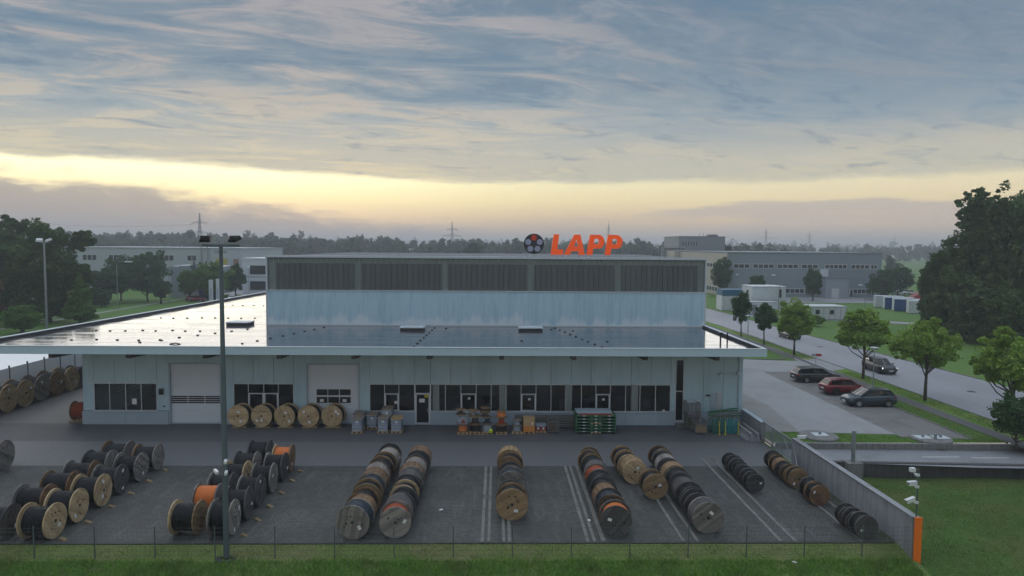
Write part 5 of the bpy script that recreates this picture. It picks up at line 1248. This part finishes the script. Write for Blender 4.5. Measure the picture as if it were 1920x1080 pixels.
# big wood on the right
BG = 'big dark trees at the right'
for q, (x, y, H, cw, lab, sd_) in enumerate(((78.5, 102, 25.0, 17, 'tallest dark leafy tree filling the right edge', 51), (73.0, 104, 20.5, 11.0, 'tall dark leafy tree left of the tallest one', 52), (72.4, 110, 15.0, 8.0, 'lower leaning leafy tree at the left end of the right wood', 53), (70.5, 98, 11, 11, 'dark bushy tree at the foot of the right wood', 54), (86, 109, 27, 18, 'tall leafy tree behind the right edge of the photo', 55), (70.5, 91, 9, 9, 'dark low tree at the right edge behind the street trees', 56), (68.9, 105, 8.0, 6.5, 'low dark undergrowth tree at the left foot of the right wood', 57))):
    rr = random.Random(sd_); lob = [((0, 0, H * .5), (cw * .46, cw * .46, H * .46), 1.2), ((0, 0, H * .2), (cw * .46, cw * .46, H * .2), .6)]
    for k in range(10):
        a = rr.uniform(0, 6.28); hz = rr.uniform(.2, .86); lob.append(((math.cos(a) * cw * .32, math.sin(a) * cw * .32, H * hz), (cw * rr.uniform(.14, .22), cw * .2, H * rr.uniform(.08, .13)), .3))
    tree(lab, x, y, P, H, cw, 1.5, 'leaf_big', 22000 if H > 14 else 12000, .5, .3, 'broadleaf_tree', BG, 150, lob, sd_, .17)
for q, (x, y, H, cw) in enumerate(((117, 178, 10, 10), (124, 185, 11, 11), (112, 190, 9, 9), (131, 180, 10, 10), (104, 210, 10, 12), (140, 195, 13, 13))):
    tree('hazy green tree beyond the storage containers, %s from the factory' % ORD[q], x, y, P, H, cw, 1.0, 'leaf_dark', 2600, .5, .2, 'broadleaf_tree', 'hazy trees beyond the containers', seed=60 + q)
tree('slim dark tree at the right edge of the tall hall', 61.2, 186, P, 11.0, 5.4, 2.0, 'leaf_dark', 2800, .42, .15, seed=71)
tree('dark pointed tree in front of the grey factory, middle', 80.8, 174, P, 8.2, 5.4, 1.6, 'leaf_dark', 2800, .4, .15, seed=72)
tree('broad dark tree at the right corner of the grey factory', 101.0, 178, P, 8.3, 7.5, .8, 'leaf_dark', 3200, .42, .15, seed=73)
tree('tall thin birch behind the two-storey site office', 63, 165, P, 7.2, 4.2, 2.5, 'leaf_dark', 1500, .38, .1, seed=74)
for q, (x, y, H, cw) in enumerate(((49.2, 137, 2.6, 3.6), (51.0, 128, 2.4, 3.4), (55.2, 117.5, 2.0, 3.0))): tree('green bush by the site office containers, %s from the hall' % ORD[q], x, y, P, H, cw, .2, 'leaf_mid', 900, .28, .05, 'bush', 'bushes by the site containers', seed=80 + q, cat='bush')
# trees on the left
for q, (x, y, H, cw, leaf, lab) in enumerate(((-78.5, 122, 18.5, 13, 'leaf_big', 'big round dark tree behind the pale floodlight mast'), (-91, 126, 19.5, 14, 'leaf_big', 'tallest dark tree at the left edge'), (-84, 112, 11.5, 8, 'leaf_rust', 'brownish tree at the left edge below the tall ones'), (-71.2, 118.5, 8.6, 6.0, 'leaf_mid', 'conical mid green tree right of the pale floodlight mast'), (-84, 102, 9.5, 7, 'leaf_dark', 'dark bushy tree at the far left edge above the roof'), (-72.5, 106, 4.6, 6, 'leaf_mid', 'low green shrub at the foot of the pale floodlight mast'))):
    rr = random.Random(300 + q); lob = [((0, 0, H * .52), (cw * .47, cw * .47, H * .47), 1.2)]
    if H > 10:
        lob.append(((0, 0, H * .2), (cw * .48, cw * .48, H * .2), .6))
        for k in range(7):
            a = rr.uniform(0, 6.28); hz = rr.uniform(.25, .85); lob.append(((math.cos(a) * cw * .34, math.sin(a) * cw * .34, H * hz), (cw * .24, cw * .24, H * .14), .35))
    elif q == 3: lob = [((0, 0, 2.3), (3.0, 3.0, 2.2), 1.0), ((0, 0, 4.8), (2.1, 2.1, 2.0), .6), ((0, 0, 7.0), (1.1, 1.1, 1.6), .25)]
    tree(lab, x, y, 0, H, cw, .8, leaf, 24000 if H > 10 else 9000, .46 if H > 10 else .34, .3, 'broadleaf_tree', 'trees left of the roof', 50, lob, 310 + q, .26)
for q, (x, y, H, cw, leaf, lab) in enumerate(((-91.0, 168, 11.5, 9, 'leaf_dark', 'dark tree left of the pair before the pale factory'), (-83.2, 165, 12.6, 12, 'leaf_dark', 'large dark tree before the pale factory'), (-77.6, 160, 5.6, 4.6, 'leaf_dark', 'small tree under the farther curved lamp'), (-70.6, 172, 9.6, 9.0, 'leaf_mid', 'bright green tree behind the white steles'), (-69.2, 183, 8.8, 5.2, 'leaf_dark', 'dark tree left of the white office block'), (-76.0, 171, 7.6, 5.5, 'leaf_mid', 'loose green tree left of the bright one by the steles'), (-86.5, 150, 4.5, 6, 'leaf_dark', 'low dark bush on the grass left of the roof'), (-99, 160, 11, 11, 'leaf_dark', 'broad dark tree right of the conical tree'), (-94, 150, 6.5, 8, 'leaf_dark', 'mid-height dark bush tree below the broad dark one'), (-88.5, 158, 8.5, 7, 'leaf_dark', 'dark tree between the two large ones before the pale factory'))):
    tree(lab, x, y, 0, H, cw, 1.4 if H > 5 else .3, leaf, 4200, .42, .2, 'broadleaf_tree', 'trees before the pale factory', 34, None, 330 + q, .3)
tree('single round tree rising behind the hall roof, before the forest', -11.5, 330, 0, 16.2, 12, 2, 'leaf_far', 1800, .9, .3, 'broadleaf_tree', seed=91)
# forest on the plain: one mass
def forest(name, label, rows, seed):
    rng = np.random.default_rng(seed); vs = []
    for (y0, y1, x0, x1, n, h0, h1, q) in rows:
        for k in range(n):
            y = rng.uniform(y0, y1); x = rng.uniform(x0, x1); H = rng.uniform(h0, h1); cw = H * rng.uniform(.45, .75)
            p, _ = crown_points((x, y, H * .52), (cw / 2, cw / 2, H * .46), 12, q, rng, .42); vs.append(leaf_quads(p, H * .19, rng))
    o_ = link(name, quads_mesh(name, np.concatenate(vs), 'leaf_far')); tag(o_, label, 'forest', None, 'stuff'); return o_
forest('forest', 'hazy forest edge along the plain behind the hall', [(430, 560, -330, -60, 230, 15, 20.5, 230), (430, 560, -60, 190, 170, 14, 18.5, 230), (500, 700, -480, -180, 150, 17, 25, 200), (620, 900, 150, 760, 260, 12, 20, 150), (300, 420, 150, 330, 16, 9, 13, 220), (560, 640, -200, 120, 60, 16, 21, 180), (620, 800, -760, -420, 60, 16, 22, 150)], 5)
forest('far_forest', 'pale distant wooded rise fading into haze', [(1400, 2000, -1500, 2000, 260, 20, 34, 110)], 6)
# hills
mb = MB(); xs = np.linspace(-3200, 3600, 140)
def ridge(x, s): return 24 + 10 * math.sin(x * .0017 + s) + 5 * math.sin(x * .0051 + 2 * s) + 2 * math.sin(x * .013 + s)
prof = [0.0, .45, .85, 1.0, .8]
for k, (yo) in enumerate((2600, 2800, 3000, 3200)):
    for i in range(len(xs) - 1):
        q = []
        for (x_, kk) in ((xs[i], k), (xs[i + 1], k), (xs[i + 1], k + 1), (xs[i], k + 1)): q.append((x_, 2600 + kk * 200, ridge(x_, 1.3) * prof[kk]))
        mb.face(q)
struct(mb.build('hills', 'leaf_far', smooth=True))

# ------------------------------------------------------------------ background buildings
mat('factory_grey', (134, 144, 152), .6, var=.05, scale=.8, stretch=(.3, .3, 6)); mat('factory_light', (150, 158, 166), .6, var=.04); mat('factory_beige', (178, 170, 160), .7, var=.06, scale=1.0); mat('block_grey', (134, 138, 144), .65, var=.05); mat('block_dark', (112, 116, 124), .65, var=.05)
mat('frame_white', (196, 200, 202), .6, var=.03); mat('pane_dark', (46, 50, 56), .15, var=.3, scale=.6); mat('blue_tarp', (24, 92, 122), .5, var=.1); mat('container_white', (206, 210, 213), .55, var=.05, scale=1.5, dirt=(176, 178, 178), dirt_amt=.5); mat('container_blue', (30, 74, 126), .5, var=.08, scale=1.5); mat('machine_red', (140, 26, 34), .45, var=.08); mat('office_white', (206, 211, 217), .6, var=.03); mat('hall_pale', (176, 182, 190), .65, var=.04); mat('roof_dark', (96, 102, 110), .6, var=.08); mat('yellow_panel', (186, 170, 84), .6, var=.05); mat('brown_panel', (150, 120, 104), .7, var=.05)
def strip(parent, x0, x1, z0, z1, n, y, fr=.16):
    """ribbon window on a wall facing the camera: frame with recessed panes, each its own part"""
    f = MB(); f.box(x0, x1, y - .08, y, z0, z0 + fr); f.box(x0, x1, y - .08, y, z1 - fr, z1)
    for q in range(n + 1): x = x0 + (x1 - x0 - fr) * q / n; f.box(x, x + fr, y - .079, y, z0 + fr, z1 - fr)
    wnd = f.build('window', 'frame_white', parent)
    for q in range(n):
        a = x0 + (x1 - x0 - fr) * q / n + fr; b_ = x0 + (x1 - x0 - fr) * (q + 1) / n; MB().box(a, b_, y - .03, y - .01, z0 + fr, z1 - fr).build('pane', 'pane_dark', wnd)
    return wnd
t = thing('grey_factory', 'long grey metal-clad factory hall with ribbon windows at right', 'building', (0, 187, 0))
MB().box(63.0, 105.6, 0, 60, 0, 12.35).build('wall', 'factory_grey', t); MB().box(62.9, 105.7, -.1, 60, 12.351, 12.65).build('roof_edge', 'block_dark', t)
MB().box(62.7, 62.99, .2, 60, 0, 12.2).build('side_wall', 'factory_beige', t)
for a, b_, n in ((64.5, 69.1, 3), (69.9, 75.8, 4), (76.6, 82.5, 4), (83.3, 88.0, 3), (89.8, 96.0, 5), (97.0, 102.2, 4)): strip(t, a, b_, 8.2, 9.5, n, 0)
strip(t, 102.5, 104.4, 8.2, 9.5, 2, 0)
for a, b_, n in ((79.0, 84.4, 4), (95.6, 102.6, 6), (103.0, 105.0, 2)): strip(t, a, b_, 1.4, 2.8, n, 0)
MB().box(88.3, 94.6, -4, -.01, 0, 5.9).build('annex', 'factory_light', t); MB().box(88.1, 94.8, -4.2, -.01, 5.901, 6.1).build('annex_roof', 'block_dark', t); MB().box(90.0, 92.0, -4.06, -4.001, 0, 3.1).build('annex_door', 'frame_white', t); MB().box(88.4, 90.6, -.6, -.02, 6.11, 8.1).build('air_handler', 'office_white', t); MB().box(96.9, 98.0, -.08, -.001, .3, 2.7).build('door', 'frame_white', t); MB().box(97.15, 97.75, -.1, -.081, .5, 2.5).build('door_pane', 'pane_dark', t)
for q in range(9):
    y0 = 2 + q * 2.6; f = MB().box(62.6, 62.69, y0, y0 + 2.2, 8.0, 9.4).build('window', 'frame_white', t); MB().box(62.56, 62.599, y0 + .2, y0 + 2.0, 8.2, 9.2).build('pane', 'pane_dark', f)
    if q < 6: f = MB().box(62.6, 62.69, y0, y0 + 2.2, 1.2, 2.7).build('window', 'frame_white', t); MB().box(62.56, 62.599, y0 + .2, y0 + 2.0, 1.4, 2.5).build('pane', 'pane_dark', f)
t = thing('factory_tower', 'grey upper block with roof plant behind the factory hall', 'building', (0, 250, 0))
MB().box(66.0, 83.0, 0, 22, 0, 17.6).build('wall', 'block_grey', t); MB().box(65.9, 83.1, -.1, 22, 17.601, 17.85).build('roof_edge', 'block_dark', t)
for q in range(6): f = MB().box(67.2 + q * 1.0, 67.9 + q * 1.0, -.08, 0, 14.2, 16.1).build('window', 'frame_white', t); MB().box(67.3 + q, 67.8 + q, -.12, -.081, 14.3, 16.0).build('pane', 'pane_dark', f)
MB().box(78.5, 81.5, 4, 8, 17.86, 18.6).build('roof_plant', 'block_dark', t); MB().box(83.6, 86.2, 2, 5, 12.0, 14.3).build('air_handler', 'black', t)
for x in (75, 76.5): MB().tube([(x, 5, 17.8), (x, 5, 19.2)], .06, 5).build('antenna', 'steel', t)
t = thing('beige_annex', 'lower beige annex with window band left of the tower block', 'building', (0, 236, 0)); MB().box(61, 76, 0, 12, 0, 12.5).build('wall', 'factory_beige', t); MB().box(59.5, 70, 12.1, 13, 0, 14.0).build('rear_wall', 'block_grey', t); strip(t, 60.0, 68.0, 12.7, 13.7, 9, 12.05, .14)
for k in range(14): MB().box(60.95 + k * 1.07, 61.0 + k * 1.07 + .02, -.05, -.001, 6, 12.5).build('panel_joint', 'block_grey', t)
t = thing('site_office', 'two-storey white site office containers with blue tarp behind', 'site office', (52.4, 140, P))
for fl in range(2): MB().box(0, 6.9, 0, 6, .05 + fl * 2.75, 2.75 + fl * 2.75).build('container', 'container_white', t)
MB().box(-.05, 6.95, -.06, 6.05, 2.751, 2.799).build('floor_band', 'block_grey', t); MB().box(-.1, 7.0, -.1, 6.1, 5.501, 5.6).build('roof', 'container_white', t); f = MB().box(5.3, 6.6, -.05, 0, 3.2, 5.1).build('window', 'frame_white', t); MB().box(5.45, 6.0, -.09, -.051, 3.3, 5.0).build('pane', 'pane_dark', f); f = MB().box(-.05, 0, 2, 3.2, 3.6, 4.8).build('window', 'frame_white', t); MB().box(-.09, -.051, 2.15, 3.05, 3.7, 4.7).build('pane', 'pane_dark', f)
t = thing('blue_shelter', 'blue covered shelter left of the site office', 'shelter', (48.2, 146, P)); MB().box(0, 5.8, 0, 4, 3.2, 4.5).build('tarp', 'blue_tarp', t); MB().box(0, 5.8, .1, 4, 0, 3.19).build('wall', 'container_white', t)
t = thing('lower_office', 'white ground-floor container annex in front of site office', 'site office', (50.6, 136.4, P)); MB().box(0, 5.5, 0, 2.6, .05, 2.6).build('container', 'container_white', t); MB().box(-.05, 5.55, -.05, 2.65, 2.601, 2.7).build('roof', 'frame_white', t); MB().box(.6, 1.5, -.04, 0, .1, 2.1).build('door', 'block_grey', t)
t = thing('site_container', 'long low white office container with two windows on the grass', 'site container', (57.3, 128, P)); MB().box(0, 8.6, 0, 5, .1, 2.45).build('container', 'container_white', t); MB().box(-.08, 8.68, -.08, 5.08, 2.451, 2.6).build('roof', 'frame_white', t)
for x in (2.6, 5.3): f = MB().box(x, x + 1.0, -.05, 0, 1.0, 2.0).build('window', 'frame_white', t); MB().box(x + .12, x + .88, -.09, -.051, 1.1, 1.9).build('pane', 'pane_dark', f)
for q in range(9): MB().box(q * 1.07, q * 1.07 + .06, -.03, -.001, .12, 2.44).build('rib', 'block_grey', t)
for q, (x, y, m_, end, lab) in enumerate(((87.0, 156, 'container_white', 'container_white', 'white storage container farthest left of the container row'), (86.6, 151.5, 'container_white', 'container_blue', 'storage container with white side and blue end, second in row'), (86.0, 146.8, 'container_white', 'container_blue', 'nearer white and blue storage container in the row'), (86.2, 141.8, 'container_white', 'container_white', 'nearest white storage container beside the wood'))):
    t = thing('storage_container', lab, 'container', (x, y, P), R(-20), 'row of storage containers'); MB().box(0, 5.8, 0, 2.4, .1, 2.6).build('body', end, t); MB().box(-.02, 5.82, -.02, 2.42, 2.601, 2.68).build('roof', 'container_white', t); rb_ = MB(); rb_.box(-.03, -.001, 0, 2.4, .1, 2.6); rb_.build('end_wall', m_, t)
    for k in range(10): MB().box(.2 + k * .56, .45 + k * .56, -.03, -.001, .2, 2.5).build('rib', end, t)
t = thing('red_trailer', 'red farm machine beyond the containers', 'machine', (108, 172, P), R(-5)); mb = MB(); mb.prism([(-3, 0.7), (5, .7), (5, 1.7), (1.5, 1.8), (.6, 2.5), (-1, 2.5), (-3.2, 1.2)], -1.2, 1.2); link('body', fixn(mb.mesh('body', 'machine_red')), t); MB().box(-.4, 1.2, -1.22, -1.201, 1.9, 2.3).build('window', 'frame_white', t)
for x in (-2.8, 1.0, 4.6): MB().lathe([(-1.1, .7), (-.6, .7)], 16, 'y').build('wheel', 'tyre', t, (x, 0, .7))
t = thing('pale_factory', 'long pale flat factory building behind the left trees', 'building', (0, 215, 0)); MB().box(-135, -79, 0, 40, 0, 12.2).build('wall', 'hall_pale', t); MB().box(-135.2, -78.8, -.15, 40, 12.201, 12.6).build('roof_edge', 'factory_light', t)
for a, z0, n in ((-128, 8.4, 3), (-120, 8.4, 3), (-112.5, 8.4, 3), (-104.5, 8.4, 3), (-128, 3.6, 3), (-118, 3.6, 4), (-109, 3.6, 3), (-96, 8.4, 2)): strip(t, a, a + n * 1.5, z0, z0 + 1.9, n, 0)
for x in (-94.3, -92.4, -90.6, -88.9): f = MB().box(x, x + .8, -.06, 0, 6.9, 8.5).build('window', 'frame_white', t); MB().box(x + .1, x + .7, -.1, -.061, 7, 8.4).build('pane', 'pane_dark', f)
MB().box(-87.2, -83.6, -.1, -.001, 5.4, 9.3).build('panel', 'yellow_panel', t); MB().box(-81.8, -80.2, -.1, -.001, 5.2, 9.2).build('panel', 'brown_panel', t)
for x in (-91.5, -89.6): MB().tube([(x, -.4, 4), (x, -.4, 13.2)], .18, 8).build('exhaust_pipe', 'galv', t); MB().lathe([(13.0, .6), (13.3, .5), (13.6, .1)], 12, 'z').build('roof_fan', 'trim', t, (x, 1, 0))
MB().lathe([(12.6, 2.2), (13.3, 1.8), (13.6, .3)], 16, 'z').build('roof_dome', 'trim', t, (-86, 6, 0))
t = thing('low_shed', 'low grey shed with slanting dark edge between the left trees', 'building', (-84, 178, 0)); mb = MB(); mb.prism([(0, 0), (7.6, 0), (5.2, 8.2), (.6, 8.2)], 0, 9); link('wall', fixn(mb.mesh('wall', 'factory_light')), t); mb = MB(); mb.prism([(7.7, 0), (8.9, 0), (6.6, 8.6), (5.3, 8.3)], -.2, 9); link('edge_wall', fixn(mb.mesh('edge_wall', 'roof_dark')), t); mb = MB(); mb.prism([(6.7, 8.2), (8.6, 1.0), (13, 1.0), (13, 8.0)], .2, 9); link('roof_plane', fixn(mb.mesh('roof_plane', 'hall_pale')), t); f = MB().box(2.4, 4.0, -.08, 0, 2, 3.8).build('window', 'frame_white', t); MB().box(2.6, 3.8, -.12, -.081, 2.2, 3.6).build('pane', 'pane_dark', f); MB().box(8.7, 13.5, -3, -1, 0, 2.0).build('skip', 'container_blue', t)
t = thing('white_office', 'white two-storey office block at the left end of the hall', 'building', (-71.4, 194, 0)); MB().box(0, 16, 0, 14, 0, 9.5).build('wall', 'office_white', t); MB().box(-.1, 16.1, -.1, 14.1, 9.501, 9.9).build('roof_edge', 'trim', t); MB().box(-.03, 16, -.03, -.001, 4.55, 4.75).build('floor_band', 'block_dark', t)
for z in (5.3, .9): f = MB().box(2.0, 15, -.06, 0, z, z + 2.7).build('window', 'frame_white', t); MB().box(2.15, 14.8, -.1, -.061, z + .12, z + 2.55).build('pane', 'pane_dark', f)
# pylons
mat('pylon_steel', (120, 124, 128), .6, metal=.3, var=.05)
def pylon(label, x, y, H, arms, group='power pylons'):
    t = thing('power_pylon', label, 'pylon', (x, y, 0), .15, group); w0, w1 = H * .085, H * .012; k = H / 42
    mb = MB(); rr = (.3 * k + .1) * (1.0 if y < 750 else .55)
    def at(z): f = min(z / (H * .62), 1); return w0 * (1 - f) + H * .022 * f if z <= H * .62 else H * .022 * (1 - (z - H * .62) / (H * .38)) + .05
    lv = [H * q / 11 for q in range(12)]
    for z0, z1 in zip(lv, lv[1:]):
        a, b_ = at(z0), at(z1)
        for sx_, sy_ in ((-1, -1), (1, -1), (1, 1), (-1, 1)): mb.bar((sx_ * a, sy_ * a, z0), (sx_ * b_, sy_ * b_, z1), rr, rr)
        for s_ in (-1, 1):
            mb.bar((-a, s_ * a, z0), (b_, s_ * b_, z1), rr * .6, rr * .6); mb.bar((a, s_ * a, z0), (-b_, s_ * b_, z1), rr * .6, rr * .6); mb.bar((s_ * a, -a, z0), (s_ * b_, b_, z1), rr * .6, rr * .6)
    mb.build('lattice', 'pylon_steel', t)
    for z, wd in arms:
        m_ = MB(); h_ = H * .045
        for s_ in (-1, 1):
            for yy in (-.5, .5): m_.bar((0, yy * k, z), (s_ * wd, 0, z), rr * .8, rr * .8)
            m_.bar((0, 0, z + h_), (s_ * wd, 0, z), rr * .8, rr * .8)
            for q in (.3, .6): m_.bar((s_ * wd * q, 0, z), (s_ * wd * (q - .1), 0, z + h_ * (1 - q)), rr * .5, rr * .5)
            m_.bar((s_ * wd, 0, z), (s_ * wd, 0, z - 1.2 * k), rr * .6, rr * .6)
        m_.build('crossarm', 'pylon_steel', t)
    return t
pylon('tall lattice pylon rising above the left treeline', -256.5, 600, 40.5, ((31.2, 6.5), (22.6, 9.0)))
pylon('lattice pylon rising above the treeline behind the hall', -47.5, 720, 38.5, ((30, 6.0), (23.5, 9.5)))
pylon('faint distant pylon right of the tower block', 392, 1000, 43, ((35, 7), (28, 9)))
pylon('faint distant pylon above the right part of the factory', 493, 1080, 40, ((32, 6), (26, 9)))
pylon('very faint farthest pylon near the right wood', 815, 1400, 40, ((32, 6), (26, 9)))
pylon('thin distant pylon behind the orange letters', 132, 820, 42, ((34, 3), (27, 4)))
for q, (dz_, dxx) in enumerate(((31.2, -6.5), (22.6, -9.0))):
    pts_ = []
    for k in range(13): f = k / 12; pts_.append((-256.5 + dxx - 170 * f, 600 + 20 * f, dz_ - 1.2 + 3 * f - 14 * f * (1 - f)))
    tag(MB().tube(pts_, .09, 4).build('power_line', 'steel'), '%s power line sagging left from the tall pylon' % ('upper', 'lower')[q], 'power line', 'power lines')

# ------------------------------------------------------------------ grass blades
def mat_blade(name, c0, c1, c2):
    mat_leaf(name, c0, c1, c2)
mat_blade('blade_front', (94, 136, 58), (142, 178, 86), (106, 126, 64)); mat_blade('blade_dry', (112, 128, 68), (146, 154, 90), (128, 122, 78)); mat_blade('blade_lawn', (98, 126, 66), (130, 154, 86), (132, 134, 84))
def blades(name, label, n, xr, yr, zf, h0, h1, wd, m, seed, clump=None, mask=None):
    rng = np.random.default_rng(seed)
    x = rng.uniform(*xr, n); y = rng.uniform(*yr, n)
    if mask is not None: k = mask(x, y, rng); x, y = x[k], y[k]; n = len(x)
    z = np.array([zf(a, b_) for a, b_ in zip(x, y)])
    f = .5 + .5 * np.sin(x * 1.7 + 2 * np.sin(y * .9)) * np.sin(y * 1.3 + 1.5 * np.sin(x * .7))
    g2 = .5 + .5 * np.sin(x * 4.3 + 3 * np.sin(y * 2.1)) * np.sin(y * 3.7 + 2 * np.sin(x * 1.9)); h = (h0 + (h1 - h0) * rng.random(n) ** 1.4) * (.35 + .6 * f + .55 * g2 ** 2)
    a = rng.uniform(0, 6.28, n); ln = rng.normal(0, .35, (n, 2)) * h[:, None]
    wx, wy = np.cos(a) * wd * .5, np.sin(a) * wd * .5
    b0 = np.stack([x - wx, y - wy, z - .01], 1); b1 = np.stack([x + wx, y + wy, z - .01], 1)
    m1 = np.stack([x + wx * .7 + ln[:, 0] * .5, y + wy * .7 + ln[:, 1] * .5, z + h * .6], 1); tp = np.stack([x + ln[:, 0], y + ln[:, 1], z + h], 1)
    v = np.stack([b0, b1, m1, tp], 1).reshape(-1, 3)
    o_ = link(name, quads_mesh(name, v, m)); return tag(o_, label, 'grass', None, 'stuff')
bz = lambda x, y: float(np.interp(y, [10, 24, 28, 29.6, 30.6, 31.2, 31.65], [-1.4, -.9, -.6, -.42, -.24, -.1, -.02]))
blades('tall_grass', 'lush green grass strip along the bottom edge in front of the fence', 90000, (-28, 19), (27.2, 30.35), bz, .1, .34, .03, 'blade_front', 21)
blades('dry_grass', 'short yellowish grass between the fence and paved yard', 38000, (-28, 19), (30.1, 31.6), bz, .03, .1, .022, 'blade_dry', 22)
blades('lawn_grass', 'sunken dark green lawn east of the concrete wall', 80000, (19.5, 36), (27, 43.3), lawn_z, .04, .13, .03, 'blade_lawn', 23)
blades('verge_grass', 'grass strip between lane and parking court', 16000, (19.6, 36), (46.95, 49.6), lambda x, y: .38, .04, .12, .03, 'blade_front', 24, mask=lambda x, y, r_: (y < 49.9 - (x - 19.6) * .13) & (((x - 23.2) ** 2 + (y - 48.35) ** 2 > 2) & ((x - 31) ** 2 + (y - 47.7) ** 2 > 2)))
blades('roadside_grass', 'grass on both sides of the footpath by the road', 42000, (34.1, 39.4), (47, 110), lambda x, y: P, .04, .12, .04, 'blade_lawn', 25, mask=lambda x, y, r_: ((x < 36.0) & (y < 73.5)) | ((x > 37.6) & (y < 74)) | ((x > 37.7) & (y > 84)))
blades('wall_weeds', 'weeds growing on the yard paving along the concrete wall', 5000, (18.1, 19.1), (31.7, 43), lambda x, y: 0.0, .03, .12, .03, 'blade_lawn', 26, mask=lambda x, y, r_: r_.random(len(x)) < (x - 18.0) * .8)

# ------------------------------------------------------------------ haze
mb = MB(); mb.box(-3400, 3800, -120, 3600, -3.2, 47)
hz = fixn(mb.mesh('haze', []))
m = bpy.data.materials.new('haze'); m.use_nodes = True; t = NT(m.node_tree); t.n.clear()
o_ = t.n.new('ShaderNodeOutputMaterial'); pv = t.n.new('ShaderNodeVolumePrincipled'); pv.inputs['Color'].default_value = (.86, .91, .96, 1); pv.inputs['Density'].default_value = .0007; pv.inputs['Anisotropy'].default_value = .2
t.l.new(pv.outputs[0], o_.inputs['Volume']); hz.materials.append(m)
tag(link('haze', hz), 'thin morning haze lying over the whole plain', 'haze', None, 'stuff')
